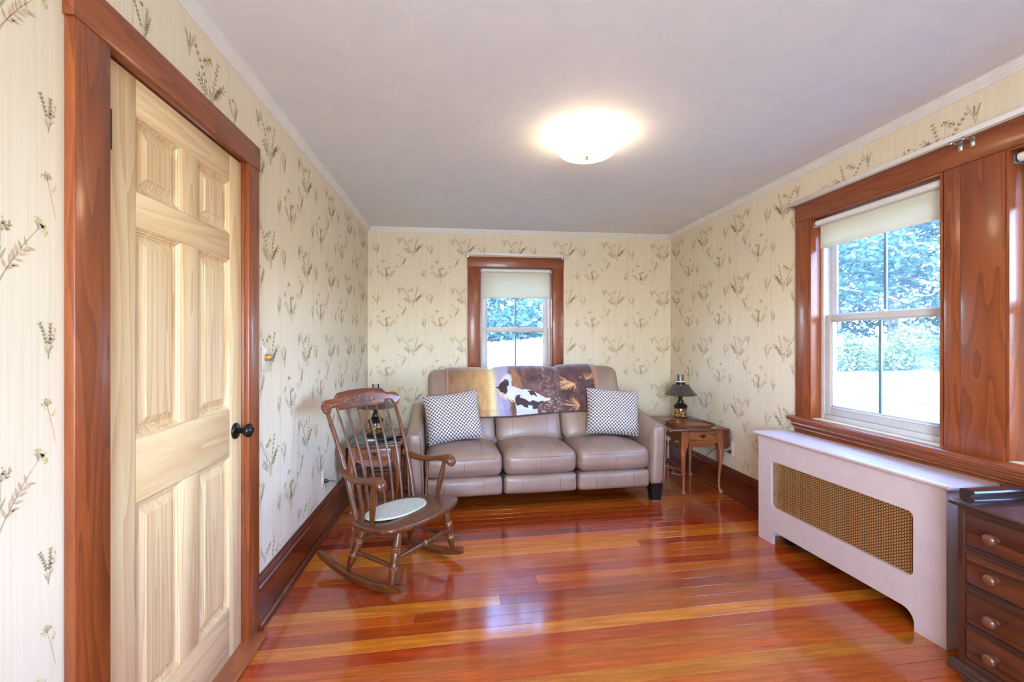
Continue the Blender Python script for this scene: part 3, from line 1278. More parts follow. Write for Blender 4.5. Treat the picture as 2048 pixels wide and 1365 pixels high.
def cord(name, label, pts, r, mat, plug=None):
    t = thing(name, label, 'cord', (0, 0, 0))
    sp = spline(pts, 60)
    obj('cable', tube(BM(), [tuple(p) for p in sp], r, 6), mat, t)
    if plug:
        (px, py, pz), sx = plug
        b = lathe(BM(), [(.001, 0), (.013, 0), (.014, .004), (.012, .018), (.006, .026), (.004, .032), (.001, .032)], 14)
        for v in b.verts:
            v.co = Vector((px + sx * v.co.z, py + v.co.x * .8, pz + v.co.y))
        obj('plug', b, M['plastic_black'], t)
    return t


cord('lamp_cord', 'thin dark cord from the left wall outlet down to the floor behind the rocker',
     [(-.875, 3.2, .352), (-.84, 3.22, .345), (-.815, 3.24, .315), (-.815, 3.25, .27), (-.835, 3.26, .2), (-.83, 3.26, .12), (-.80, 3.14, .03), (-.785, 3.10, .006), (-.81, 3.10, .004), (-.845, 3.125, .004)],
     .0024, M['cord_black'], ((XL + .0075, 3.2, .354), 1))
cord('lamp_cord', 'dark cord plugged into the right wall outlet and running behind the end table',
     [(2.25, 3.60, .366), (2.235, 3.61, .366), (2.232, 3.66, .38), (2.228, 3.80, .33), (2.225, 3.95, .2), (2.22, 4.1, .05), (2.19, 4.25, .006), (2.1, 4.4, .005)], .0024, M['cord_black'], ((XR - .0075, 3.60, .366), -1))
cord('extension_cord', 'pale cord lying loosely on the floor under the right end table',
     [(1.86, 4.55, .005), (2.0, 4.42, .005), (2.12, 4.46, .02), (2.14, 4.34, .005), (2.08, 4.27, .004), (2.12, 4.20, .004), (2.20, 4.22, .004), (2.21, 4.4, .004)], .0035, M['cord_white'])

# ceiling light
t = thing('ceiling_light', 'round frosted glass ceiling light glowing warm near the room centre', 'ceiling light', (.712, 2.485, HC))
obj('canopy', lathe(BM(), [(.001, -.001), (.10, -.001), (.10, -.018), (.001, -.020)], 40), M['white'], t)
gl = BM()
prof = [(.108, -.020), (.150, -.022), (.158, -.030), (.161, -.055), (.160, -.078), (.155, -.092), (.140, -.102), (.08, -.112), (.001, -.116)]
nseg = 72
rings = []
for k, (r0, z) in enumerate(prof):
    amp = .0022 if 1 <= k <= 5 else 0
    rings.append([gl.verts.new(((r0 + amp * cos(36 * 2 * pi * i / nseg)) * cos(2 * pi * i / nseg), (r0 + amp * cos(36 * 2 * pi * i / nseg)) * sin(2 * pi * i / nseg), z)) for i in range(nseg)])
skin(gl, rings)
obj('glass_bowl', gl, M['lamp_glass'], t, angle=60)
obj('finial', lathe(BM(), [(.001, -.116), (.010, -.116), (.011, -.120), (.006, -.123), (.008, -.128), (.005, -.134), (.001, -.136)], 16), M['brass'], t)

# unseen slab added over the rear opening to keep the sun out of the room
pr = obj('sun_blocker', mbox(-1.6, 3.0, YF - T - 2.6, YF - T, 2.50, 2.62), M['siding'], smooth=False)
pr['kind'] = 'structure'
# ================================================================== SOFA (local: x along the width, y depth from the front, z up)
sofa = thing('reclining_sofa', 'taupe leather three seat reclining sofa against the back wall', 'sofa', (0.64, 3.475, 0), radians(2.8))
LEAN = 0.38
UDIV = [-.898, -.303, .287, .898]


def bvh_of(o):
    me = o.data
    return BVHTree.FromPolygons([v.co.copy() for v in me.vertices], [tuple(p.vertices) for p in me.polygons])


def seam(parent, tree, starts, direction, r=.0016, mat='leather_seam'):
    pts = []
    d = Vector(direction).normalized()
    for s in starts:
        h = tree.ray_cast(Vector(s), d)
        if h[0] is not None:
            pts.append(h[0] + h[1] * (-.0002 if h[1].dot(d) > 0 else .0002))
    if len(pts) > 3:
        obj('seam', tube(BM(), pts, r, 5), M[mat], parent)


def ls(a, b, n):
    return [a + (b - a) * i / (n - 1) for i in range(n)]


obj('base_frame', mbox(-.90, .90, .06, .80, .135, .27, .01), M['dark_void'], sofa)


def arm_fn(p):
    k = max(0.0, min(1.0, (p.z - .135) / .49))
    y = max(0, p.y)
    rise = .105 * (3 * (y / .85) ** 2 - 2 * (y / .85) ** 3)
    s = 1 if p.x > 0 else -1
    return (p.x + s * .018 * k, p.y, p.z + rise * k ** 2)


for s in (-1, 1):
    a0, a1 = (.896, 1.014) if s > 0 else (-1.014, -.896)
    bm = rbox(BM(), a0, a1, -.012, .86, .137, .625, .042, 8, (.010, .002, .012), arm_fn)
    a = obj('arm', bm, M['leather'], sofa, angle=60)
    pts = []
    xm, hw = (a0 + a1) / 2, .052
    pth = [(xm - hw, .15)] + [(xm - hw, z) for z in ls(.25, .56, 5)] + arc(xm - hw + .034, .575, .034, 180, 90, 4) + arc(xm + hw - .034, .575, .034, 90, 0, 4) + [(xm + hw, z) for z in ls(.56, .15, 6)]
    for x, z in pth:
        pts.append(arm_fn(Vector((x, -.0085, z + (.008 if z > .5 else 0)))))
    obj('piping', tube(BM(), pts, .0042, 7), M['leather'], a)

for i in range(3):
    u0, u1 = UDIV[i] + .003, UDIV[i + 1] - .003
    um, uw = (u0 + u1) / 2, (u1 - u0)

    def seat_fn(p):
        return (p.x, p.y, p.z - .012 * max(0, p.y - .2))
    bm = rbox(BM(), u0, u1, -.012, .56, .268, .445, .058, 9, (0.0, .016, .045), seat_fn)
    so = obj('seat_cushion', bm, M['leather'], sofa, angle=70)
    tr = bvh_of(so)
    for fx in (.26, .74):
        x = u0 + uw * fx
        seam(so, tr, [(x, y, .9) for y in ls(.035, .46, 14)], (0, 0, -1))
    seam(so, tr, [(x, -.5, .405) for x in ls(u0 + .03, u1 - .03, 16)], (0, 1, 0))
    seam(so, tr, [(um, -.5, z) for z in ls(.283, .40, 6)], (0, 1, 0))
    bm = rbox(BM(), u0 + .002, u1 - .002, -.004, .10, .122, .262, .030, 8, (0, .016, .004))
    fo = obj('footrest', bm, M['leather'], sofa, angle=70)
    tr = bvh_of(fo)
    for fx in (.24, .76):
        x = u0 + uw * fx
        seam(fo, tr, [(x, -.5, z) for z in ls(.14, .25, 8)], (0, 1, 0))

    def lean_fn(p):
        return (p.x, p.y + (p.z - .46) * LEAN, p.z)
    b0 = u0 if i > 0 else u0 + .012
    b1 = u1 if i < 2 else u1 - .012
    lb = obj('lumbar_cushion', rbox(BM(), b0, b1, .415, .62, .43, .705, .06, 8, (0, .045, .01), lean_fn), M['leather'], sofa, angle=70)
    tr = bvh_of(lb)
    for fx in (.24, .76):
        x = b0 + (b1 - b0) * fx
        seam(lb, tr, [(x, 0, z) for z in ls(.47, .69, 10)], (0, 1, 0))
    top = (1.030, 1.040, 1.052)[i]
    obj('back_cushion', rbox(BM(), b0, b1, .43, .655, .672, top, .065, 8, (0, .040, .012), lean_fn), M['leather'], sofa, angle=70)
obj('back_shell', rbox(BM(), -.872, .872, .58, .70, .16, 1.0, .04, 6, (0, .01, 0), lambda p: (p.x, p.y + (p.z - .46) * .30 + .05, p.z)), M['leather'], sofa, angle=70)
for x in (-.955, .955):
    for y in (.045, .80):
        bm = BM()
        r0 = [bm.verts.new(c) for c in ((x - .037, y - .032, .007), (x + .037, y - .032, .007), (x + .037, y + .032, .007), (x - .037, y + .032, .007))]
        r1 = [bm.verts.new(c) for c in ((x - .050, y - .045, .138), (x + .050, y - .045, .138), (x + .050, y + .045, .138), (x - .050, y + .045, .138))]
        skin(bm, [r0, r1])
        f = obj('foot', bm, M['plastic_black'], sofa)
        obj('glide', mbox(x - .040, x + .040, y - .035, y + .035, .0008, .0075, .002), M['chrome'], f)

# ---- plush throw laid over the sofa back
bpy.context.view_layer.update()
back_trees = [bvh_of(o) for o in sofa.children if o.name.split('.')[0] in ('back_cushion', 'lumbar_cushion', 'back_shell')]


def cast(p, d):
    best = None
    for t in back_trees:
        h = t.ray_cast(Vector(p), Vector(d))
        if h[0] is not None and (best is None or h[3] < best[1]):
            best = (h[0], h[3])
    return best


def vnoise(x, y, seed=0):
    """smooth value noise on numpy arrays"""
    xi, yi = np.floor(x), np.floor(y)
    xf, yf = x - xi, y - yi
    u, v = xf * xf * (3 - 2 * xf), yf * yf * (3 - 2 * yf)

    def h(a, b):
        q = np.sin(a * 127.1 + b * 311.7 + seed * 74.7) * 43758.5453
        return q - np.floor(q)
    return (h(xi, yi) * (1 - u) + h(xi + 1, yi) * u) * (1 - v) + (h(xi, yi + 1) * (1 - u) + h(xi + 1, yi + 1) * u) * v


def fbm(x, y, seed=0):
    return vnoise(x, y, seed) * .5 + vnoise(x * 2.1, y * 2.1, seed + 1) * .3 + vnoise(x * 4.3, y * 4.3, seed + 2) * .2


def inside(poly, x, y):
    r = np.zeros(x.shape, bool)
    n = len(poly)
    for i in range(n):
        x0, y0 = poly[i]
        x1, y1 = poly[(i + 1) % n]
        c = ((y0 > y) != (y1 > y)) & (x < (x1 - x0) * (y - y0) / ((y1 - y0) + 1e-9) + x0)
        r ^= c
    return r


BU0, BU1 = -.722, .668
NU, NS = 300, 120
LB = 1.38 / 302.0          # metres of cloth per design unit across
grid = np.zeros((NU, NS, 3))
C0 = Vector((0, .72, .90))
angs = []
for j in range(NS):
    t = j / (NS - 1)
    angs.append(t)
for i in range(NU):
    u = BU0 + (BU1 - BU0) * i / (NU - 1)
    drop = .648 + .012 * sin(u * 5.0) + .018 * max(0, (u - .25)) / .4
    for j in range(NS):
        t = j / (NS - 1)
        if t < .16:                       # behind
            z = .80 + (1.0 - .80) * (t / .16)
            p, d = (u, 1.6, z), (0, -1, 0)
        elif t < .34:                     # over the top: sweep of rays about the crest
            a = radians(0 + 180 * (t - .16) / .18)
            c = Vector((u, .755, .93))
            dr = Vector((0, cos(a), sin(a)))
            p, d = c + dr * .6, -dr
        else:                             # front
            k = (t - .34) / .66
            z = .945 + (drop - .945) * k
            p, d = (u, -.3, z), (0, 1, 0)
        h = cast(p, d)
        if h:
            q = h[0] - Vector(d) * .010
        else:
            q = Vector((u, .70, .9))
        grid[i, j] = q
# the cloth spans the gaps: take the foremost surface within a hand's breadth, then settle it
for arr, ax, sgn in ((1, 1, -1), (2, 2, 1)):
    src = grid[:, :, ax].copy()
    out = src.copy()
    K = 11
    for o_ in range(-K, K + 1):
        sh_ = np.roll(src, o_, 0)
        if o_ > 0:
            sh_[:o_] = src[:o_]
        elif o_ < 0:
            sh_[o_:] = src[o_:]
        fall = (o_ / K) ** 2 * .016
        out = np.minimum(out, sh_ + fall) if sgn < 0 else np.maximum(out, sh_ - fall)
    jj = np.linspace(0, 1, NS)[None, :]
    use = (jj > .30) if ax == 1 else ((jj > .16) & (jj < .36))
    grid[:, :, ax] = np.where(use, out, src)
# bridge narrow gaps between the cushions and settle the cloth
for it in range(14):
    g2 = grid.copy()
    g2[1:-1] = grid[1:-1] * .5 + (grid[:-2] + grid[2:]) * .25
    g2[:, 1:-1] = g2[:, 1:-1] * .7 + (g2[:, :-2] + g2[:, 2:]) * .15
    grid = g2
uu, ss = np.meshgrid(np.linspace(0, 1, NU), np.linspace(0, 1, NS), indexing='ij')
fold = (fbm(uu * 16, ss * 3, 3) - .5) * .012 + np.exp(-((uu - .50) / .18) ** 2) * np.exp(-((ss - .42) / .2) ** 2) * .006 * np.sin(uu * 95 + ss * 14)
grid[:, :, 1] -= np.where(ss > .34, fold + .004, 0)
grid[:, :, 2] += np.where((ss > .16) & (ss <= .34), fold * .5 + .004, 0)
# design coordinates: x as in the print, y measured down the front from the crest
dx = 888 + uu * 302
zt_g = grid[:, :, 2].max(1, keepdims=True)
zb_g = grid[:, -1:, 2]
dy = 738 + 94 * (zt_g - grid[:, :, 2]) / (zt_g - zb_g)
dy = np.where(ss < .25, 738, dy)
X, Yd = (dx - 880) * 6.4, (dy - 720) * 6.4


def cl(c):
    return np.array(c, float)


n1 = fbm(X / 60, Yd / 90, 1)[..., None]
n2 = fbm(X / 22, Yd / 12, 5)[..., None]
n3 = fbm(X / 140, Yd / 120, 9)[..., None]


def blend(a, b, t):
    t = np.clip(t, 0, 1)[..., None] if np.ndim(t) == 2 else np.clip(t, 0, 1)
    return a * (1 - t) + b * t


col = np.zeros((NU, NS, 3))
gold = blend(cl((140, 102, 72)), cl((190, 146, 96)), (X - 90) / 420) * (.82 + .36 * n1)
col[:] = gold
wob = (n2[..., 0] - .5) * 60
col = blend(col, cl((232, 212, 160)) * (.93 + .1 * n2), (X - 545 + wob) / 50)
col = blend(col, cl((176, 170, 200)) * (.92 + .16 * n1), (X - 640 + wob * .4) / 40)
col = blend(col, cl((120, 84, 68)) * (.60 + .85 * n1), (X - 790 + wob) / 60)
col = blend(col, cl((104, 74, 74)) * (.55 + .9 * n1), (X - 960 + wob) / 90)
glint = ((n2[..., 0] > .60) & (Yd > 520) & (X > 1200) & (X < 1520))
col[glint] = col[glint] * .4 + cl((226, 186, 160)) * .6
glint = ((n2[..., 0] > .66) & (X > 1180) & (X < 1500))
col[glint] = col[glint] * .5 + cl((206, 170, 160)) * .5
col = blend(col, cl((88, 58, 58)) * (.5 + 1.0 * n1), (X - 1470 + wob * .5) / 26)
for cx, cy, a0, n_, L in ((1660, 360, 200, 26, 260), (1700, 640, 180, 20, 240), (1560, 330, 150, 10, 180), (1820, 300, 80, 9, 190)):
    rr = random.Random(int(cx))
    for q in range(n_):
        a = radians(a0 + rr.uniform(-75, 75))
        ln = L * rr.uniform(.35, 1)
        ex, ey = cx + cos(a) * ln, cy - sin(a) * ln * .6
        tt = np.clip(((X - cx) * (ex - cx) + (Yd - cy) * (ey - cy)) / ((ex - cx) ** 2 + (ey - cy) ** 2), 0, 1)
        dist = np.hypot(X - cx - tt * (ex - cx), Yd - cy - tt * (ey - cy))
        m = (dist < 6) & (X > 1480)
        col[m] = col[m] * .45 + cl((222, 172, 120)) * .55
# pale hanging mane light at upper centre, then the horse
mane = [(860, 130), (960, 230), (980, 370), (900, 380), (850, 330), (850, 220)]
m = inside(mane, X, Yd)
col[m] = col[m] * .5 + cl((196, 140, 96)) * .5
body = [(650, 355), (690, 345), (700, 300), (740, 240), (790, 205), (840, 200), (855, 240), (850, 345), (900, 370), (990, 395), (1080, 405), (1140, 440), (1200, 475), (1270, 515), (1330, 522), (1320, 548), (1240, 560),
        (1170, 572), (1162, 650), (1140, 760), (882, 760), (897, 640), (882, 560), (858, 520), (800, 500), (750, 470), (700, 420), (690, 370)]
m = inside(body, X, Yd)
col[m] = (cl((214, 216, 230)) * (.93 + .12 * n1))[m]
dark = [[(650, 355), (690, 345), (704, 310), (770, 265), (820, 280), (818, 335), (790, 360), (800, 400), (780, 440), (745, 455), (706, 415), (690, 372)],
        [(882, 500), (905, 462), (948, 452), (940, 490), (1000, 510), (1060, 552), (1100, 530), (1164, 560), (1164, 650), (1100, 655), (1092, 600), (1040, 590), (1042, 628), (1000, 612), (950, 575), (905, 590), (884, 560)],
        [(1042, 410), (1112, 414), (1142, 452), (1158, 500), (1112, 466), (1076, 474), (1062, 442)], [(1164, 560), (1240, 545), (1230, 565), (1170, 580)]]
for p in dark:
    m = inside(p, X, Yd)
    col[m] = (cl((62, 44, 50)) * (.8 + .4 * n1))[m]
for x0, y0, x1, y1, w_ in ((690, 390, 720, 470, 7), (715, 420, 770, 500, 7), (740, 430, 850, 540, 6), (760, 450, 860, 520, 5)):
    tt = np.clip(((X - x0) * (x1 - x0) + (Yd - y0) * (y1 - y0)) / ((x1 - x0) ** 2 + (y1 - y0) ** 2), 0, 1)
    m = np.hypot(X - x0 - tt * (x1 - x0), Yd - y0 - tt * (y1 - y0)) < w_
    col[m] = cl((226, 200, 150))
m = inside([(690, 470), (740, 500), (800, 520), (806, 760), (740, 760), (750, 620)], X, Yd)
col[m] = col[m] * .4 + cl((150, 140, 180)) * .6
m = (uu > .965) | (uu < .012)
col[m] = cl((168, 122, 100))
m = (ss > .975)
col[m] = cl((70, 48, 44))
# linear colours
cc = np.clip(col, 0, 255) / 255.0
cc = np.where(cc <= 0.04045, cc / 12.92, ((cc + 0.055) / 1.055) ** 2.4)
verts = [tuple(p) for p in grid.reshape(-1, 3)]
faces = [(i * NS + j, (i + 1) * NS + j, (i + 1) * NS + j + 1, i * NS + j + 1) for i in range(NU - 1) for j in range(NS - 1)]
me = bpy.data.meshes.new('throw_blanket')
me.from_pydata(verts, [], faces)
ca = me.color_attributes.new('print', 'FLOAT_COLOR', 'POINT')
ca.data.foreach_set('color', np.concatenate([cc.reshape(-1, 3), np.ones((NU * NS, 1))], 1).astype(np.float32).ravel())
me.polygons.foreach_set('use_smooth', [True] * len(faces))
me.materials.append(M['blanket'])
bl = bpy.data.objects.new('throw_blanket', me)
COL.objects.link(bl)
bl.location = sofa.location
bl.rotation_euler = sofa.rotation_euler
tag(bl, 'brown plush throw printed with a brown and white horse, draped over the sofa back', 'blanket')
so_ = bl.modifiers.new('thickness', 'SOLIDIFY')
so_.thickness = .006
so_.offset = -1


def throw_pillow(label, c, wd, ht, tilt, yaw, lean):
    bm = BM()
    n = 22
    half = [[], []]
    for side in (1, -1):
        vs = {}
        for i in range(n + 1):
            for j in range(n + 1):
                a, b = -1 + 2 * i / n, -1 + 2 * j / n
                pin = 1 - .055 * (1 - b * b) * abs(a) ** 3
                pjn = 1 - .055 * (1 - a * a) * abs(b) ** 3
                h = max(0, (1 - a ** 4) * (1 - b ** 4)) ** .55
                th = .075 * h + .006
                vs[i, j] = bm.verts.new((a * wd / 2 * pin, side * th * -1, b * ht / 2 * pjn))
        for i in range(n):
            for j in range(n):
                bm.faces.new((vs[i, j], vs[i + 1, j], vs[i + 1, j + 1], vs[i, j + 1]))
        half[0 if side > 0 else 1] = vs
    bmesh.ops.remove_doubles(bm, verts=bm.verts, dist=.0001)
    f, g = half
    ringk = [(i, 0) for i in range(n)] + [(n, j) for j in range(n)] + [(n - i, n) for i in range(n)] + [(0, n - j) for j in range(n)]
    for k in range(len(ringk)):
        a, b = ringk[k], ringk[(k + 1) % len(ringk)]
        try:
            bm.faces.new((f[a], f[b], g[b], g[a]))
        except Exception:
            pass
    bmesh.ops.recalc_face_normals(bm, faces=bm.faces)
    o = obj('throw_pillow', bm, M['pillow'], angle=80)
    o.matrix_world = Matrix.Translation(c) @ Matrix.Rotation(yaw, 4, 'Z') @ Matrix.Rotation(lean, 4, 'X') @ Matrix.Rotation(tilt, 4, 'Y')
    return tag(o, label, 'pillow', 'lattice patterned throw pillows')


def sofa_pt(u, v, z):
    return sofa.matrix_world @ Vector((u, v, z))


sofa.matrix_world = Matrix.Translation(sofa.location) @ Matrix.Rotation(radians(2.8), 4, 'Z')
throw_pillow('brown and white lattice throw pillow leaning by the left sofa arm', sofa_pt(-.672, .345, .672), .452, .405, radians(-6.5), radians(6), radians(-19))
throw_pillow('brown and white lattice throw pillow propped by the right sofa arm', sofa_pt(.715, .345, .678), .470, .400, radians(5), radians(-2), radians(-19))

# ================================================================== ROCKING CHAIR (local: x forward, y to the sitter's left)
CH = (-.25, 2.60, 0)
CROT = radians(-37.7)
chair = thing('rocking_chair', 'brown spindle back wooden rocking chair with a stencilled crest, near the left wall', 'rocking chair', CH, CROT)


def seat_z(x):
    return .330 + (x + .21) * .09


def turned(bm, p0, p1, prof, n=14):
    p0, p1 = Vector(p0), Vector(p1)
    tube(bm, [p0 + (p1 - p0) * t for t, r in prof], [r for t, r in prof], n)
    return bm


half = [(-.278, 0), (-.274, .10), (-.262, .17), (-.238, .225), (-.19, .262), (-.12, .285), (-.03, .298), (.05, .296), (.10, .27), (.14, .20), (.162, .11), (.168, 0)]
hs = [tuple(p) for p in spline(half, 40)]
outl = hs + [(x, -y) for x, y in reversed(hs[1:-1])]
bm = BM()
rings = []
ctr = (-.06, 0)
for sc, dz in ((.80, -.040), (.93, -.036), (.985, -.026), (1.0, -.014), (.992, -.004), (.97, 0), (.88, -.001), (.70, -.007), (.4, -.010), (.1, -.010)):
    rings.append([bm.verts.new((ctr[0] + (x - ctr[0]) * sc, y * sc, seat_z(x) + dz)) for x, y in outl])
skin(bm, rings)
obj('seat', bm, M['chair'], chair, angle=50)

LEG = [(0, .013), (.06, .0165), (.16, .0205), (.28, .022), (.33, .024), (.345, .0215), (.36, .025), (.375, .022), (.39, .025), (.405, .022), (.42, .0235), (.55, .0245), (.64, .0225),
       (.655, .025), (.67, .0215), (.685, .025), (.70, .0215), (.74, .0225), (.85, .019), (.95, .0125), (1, .010)]
BANDS = (.345, .375, .405, .67, .70)
legs = [((.07, .185), (.078, .247)), ((.07, -.185), (.078, -.247)), ((-.185, .175), (-.262, .236)), ((-.185, -.175), (-.262, -.236))]
for (x0, y0), (x1, y1) in legs:
    p0, p1 = Vector((x0, y0, seat_z(x0) - .028)), Vector((x1, y1, .052))
    lg = obj('leg', turned(BM(), p0, p1, LEG), M['chair'], chair, angle=60)
    for t in BANDS:
        gb = BM()
        turned(gb, p0 + (p1 - p0) * (t - .006), p0 + (p1 - p0) * (t + .006), [(0, .0222), (.5, .0232), (1, .0222)])
        obj('gold_band', gb, M['gold'], lg)


def lerp3(a, b, t):
    return Vector(a) + (Vector(b) - Vector(a)) * t


def legpt(i, t):
    (x0, y0), (x1, y1) = legs[i]
    return lerp3((x0, y0, seat_z(x0) - .028), (x1, y1, .052), t)


STR = [(0, .008), (.10, .010), (.30, .014), (.40, .0165), (.44, .0185), (.455, .016), (.47, .019), (.53, .019), (.545, .016), (.56, .0185), (.60, .0165), (.70, .014), (.90, .010), (1, .008)]
PLN = [(0, .008), (.25, .0105), (.5, .0125), (.75, .0105), (1, .008)]
s_ = obj('front_stretcher', turned(BM(), legpt(1, .52), legpt(0, .52), STR), M['chair'], chair, angle=60)
a_, b_ = legpt(1, .52), legpt(0, .52)
obj('gold_band', turned(BM(), lerp3(a_, b_, .485), lerp3(a_, b_, .515), [(0, .0188), (.5, .0198), (1, .0188)]), M['gold'], s_)
obj('rear_stretcher', turned(BM(), legpt(3, .40), legpt(2, .40), PLN), M['chair'], chair)
obj('side_stretcher', turned(BM(), legpt(2, .62), legpt(0, .66), PLN), M['chair'], chair)
obj('side_stretcher', turned(BM(), legpt(3, .62), legpt(1, .66), PLN), M['chair'], chair)

F0, RR = -.13, .95
for y in (-.245, .245):
    st = []
    for k in range(33):
        x = -.505 + .660 * k / 32
        zb = RR - sqrt(RR * RR - (x - F0) ** 2)
        th = .040 if k > 3 else .030 + .010 * k / 4
        slope = math.asin((x - F0) / RR)
        tn = Vector((cos(slope), 0, sin(slope)))
        up = Vector((-sin(slope), 0, cos(slope)))
        st.append((Vector((x, y, zb + .0008)) + up * th / 2, (0, 1, 0), up, .030, th, .008 if 0 < k < 32 else .012))
    obj('rocker', loft(BM(), st), M['chair_x'], chair, angle=45)

# back: posts, spindles, crest
CX = -.430


def crest_x(y):
    return CX - .020 * (1 - (y / .26) ** 2) + .010


def bent(p0, p1, r0, r1, sag, n=12):
    pts, rad = [], []
    for k in range(n + 1):
        t = k / n
        p = lerp3(p0, p1, t)
        p.x += sag * sin(pi * t)
        pts.append(p)
        rad.append(r0 + (r1 - r0) * t + .0016 * sin(pi * t))
    return pts, rad


post_pts = {}
for s in (-1, 1):
    p0 = (-.212, s * .223, seat_z(-.212) - .008)
    p1 = (crest_x(.25) + .002, s * .256, .915)
    pts, rad = bent(p0, p1, .0150, .0105, .022, 16)
    post_pts[s] = pts
    obj('back_post', tube(BM(), pts, rad, 12), M['chair'], chair)
for k in range(6):
    f = -1 + 2 * (k + .5) / 6
    yb, yt = f * .185, f * .222
    xb = -.262 + .028 * (f * f)
    pts, rad = bent((xb, yb, seat_z(xb) - .006), (crest_x(yt), yt, .925), .0085, .0062, .030)
    obj('spindle', tube(BM(), pts, [q * .88 for q in rad], 9), M['chair'], chair)


def crest_top(a):
    a = abs(a)
    if a < .158:
        return 1.008 - .010 * (a / .158) ** 2
    if a < .200:
        return .998 - .030 * (.5 - .5 * cos(pi * (a - .158) / .042))
    if a < .245:
        return .968
    t = min(1, (a - .245) / .045)
    return .968 - .036 * (1 - sqrt(max(0, 1 - t * t)))


def crest_bot(a):
    a = abs(a)
    if a < .168:
        return .900
    if a < .172:
        return .900 + .020 * (a - .168) / .004
    if a < .228:
        return .920
    if a < .242:
        return .920 - .032 * (a - .228) / .014
    t = min(1, max(0, (a - .258) / .032))
    return .886 + .044 * (1 - sqrt(max(0, 1 - t * t)))


bm = BM()
ys = sorted(set([-.290 + .580 * k / 70 for k in range(71)] + [s * q for s in (-1, 1) for q in (.1679, .1721, .2885, .2897)]))
fr, bk = [], []
for y in ys:
    zt, zb = crest_top(y), crest_bot(y)
    cf, cb = [], []
    for k in range(7):
        z = zb + (zt - zb) * k / 6
        e = .004 if k in (0, 6) else 0
        x = crest_x(y) - (z - .95) * .22
        cf.append(bm.verts.new((x + .011 - e, y, z)))
        cb.append(bm.verts.new((x - .011 + e, y, z)))
    fr.append(cf)
    bk.append(cb)
for i in range(len(ys) - 1):
    for k in range(6):
        bm.faces.new((fr[i][k], fr[i + 1][k], fr[i + 1][k + 1], fr[i][k + 1]))
        bm.faces.new((bk[i][k], bk[i][k + 1], bk[i + 1][k + 1], bk[i + 1][k]))
    for k in (0, 6):
        bm.faces.new((fr[i][k], bk[i][k], bk[i + 1][k], fr[i + 1][k]))
for i in (0, len(ys) - 1):
    for k in range(6):
        bm.faces.new((fr[i][k], fr[i][k + 1], bk[i][k + 1], bk[i][k]))
bmesh.ops.recalc_face_normals(bm, faces=bm.faces)
M['crest'] = wood('brown maple crest', (142, 76, 36), (74, 34, 16), 'y', ring=8, rough=0.3, coat=0.4, contrast=0.4, mid=(112, 56, 26))
crest = obj('crest_rail', bm, M['crest'], chair, angle=40)

# stencilled flowers and leaves (thin paint on the crest face)
M['stencil'] = plain('dark stencil paint', (58, 42, 34), .45, var=.2, scale=80)
M['stencil_gold'] = plain('gold stencil paint', (176, 124, 60), .4, .3, var=.15, scale=80)
sb, sg = BM(), BM()


def paint(bmx, poly):
    vs = [bmx.verts.new((crest_x(y) - (z - .95) * .22 + .0116, y, z)) for y, z in poly]
    f = bmx.faces.new(vs)
    f.normal_update()
    if f.normal.x < 0:
        f.normal_flip()


rs = random.Random(3)
for cy, cz, R in ((-.065, .950, .021), (.005, .952, .021), (.075, .945, .015)):
    for k in range(9):
        a = 2 * pi * k / 9
        paint(sb, leaf2(cy + cos(a) * R * .45, cz + sin(a) * R * .45, a, R * .6, R * .42))
    paint(sg if cy > .05 else sb, [(cy + R * .42 * cos(q * pi / 5), cz + R * .42 * sin(q * pi / 5)) for q in range(10)])
    for k in range(10):
        a = rs.uniform(0, 2 * pi)
        paint(sb, leaf2(cy + cos(a) * R * 1.15, cz + sin(a) * R * .95, a + rs.uniform(-.6, .6), .014, .006))
for k in range(16):
    y = rs.uniform(-.155, -.09)
    paint(sb, leaf2(y, rs.uniform(.917, .945), rs.uniform(0, 6.2), rs.uniform(.010, .018), .007))
    paint(sg, leaf2(rs.uniform(-.13, .14), rs.uniform(.925, .975), rs.uniform(0, 6.2), .012, .005))
for k in range(22):
    s = rs.choice((-1, 1))
    paint(sg, leaf2(s * rs.uniform(.195, .26), rs.uniform(.915, .950), rs.uniform(0, 6.2), rs.uniform(.010, .016), .004))
obj('stencil', sb, M['stencil'], crest, smooth=False)['kind'] = 'stuff'
obj('gold_stencil', sg, M['stencil_gold'], crest, smooth=False)['kind'] = 'stuff'

# arms
for s in (-1, 1):
    keys = [(-.318, s * .243, .590, .030, .034), (-.27, s * .250, .578, .034, .036), (-.20, s * .262, .562, .036, .030), (-.12, s * .272, .566, .044, .026), (-.06, s * .278, .577, .052, .026),
            (-.005, s * .280, .583, .058, .036), (.030, s * .280, .574, .060, .052), (.048, s * .280, .566, .052, .050), (.060, s * .280, .562, .034, .034)]
    st = []
    sp = spline(keys, 30)
    for k, q in enumerate(sp):
        st.append((q[:3], (0, 1, 0), (0, 0, 1), q[3] * 1.12, q[4] * 1.16, min(q[3] * 1.12, q[4] * 1.16) * .48))
    obj('arm', loft(BM(), st, 4), M['chair_x'], chair, angle=60)
    POST = [(0, .0105), (.10, .0125), (.35, .0165), (.6, .0165), (.85, .013), (1, .0105)]
    obj('arm_post', turned(BM(), (-.055, s * .255, seat_z(-.055) - .008), (-.012, s * .281, .570), POST), M['chair'], chair)
    obj('arm_spindle', turned(BM(), (-.130, s * .243, seat_z(-.13) - .008), (-.135, s * .270, .560), [(0, .007), (.5, .010), (1, .007)]), M['chair'], chair)

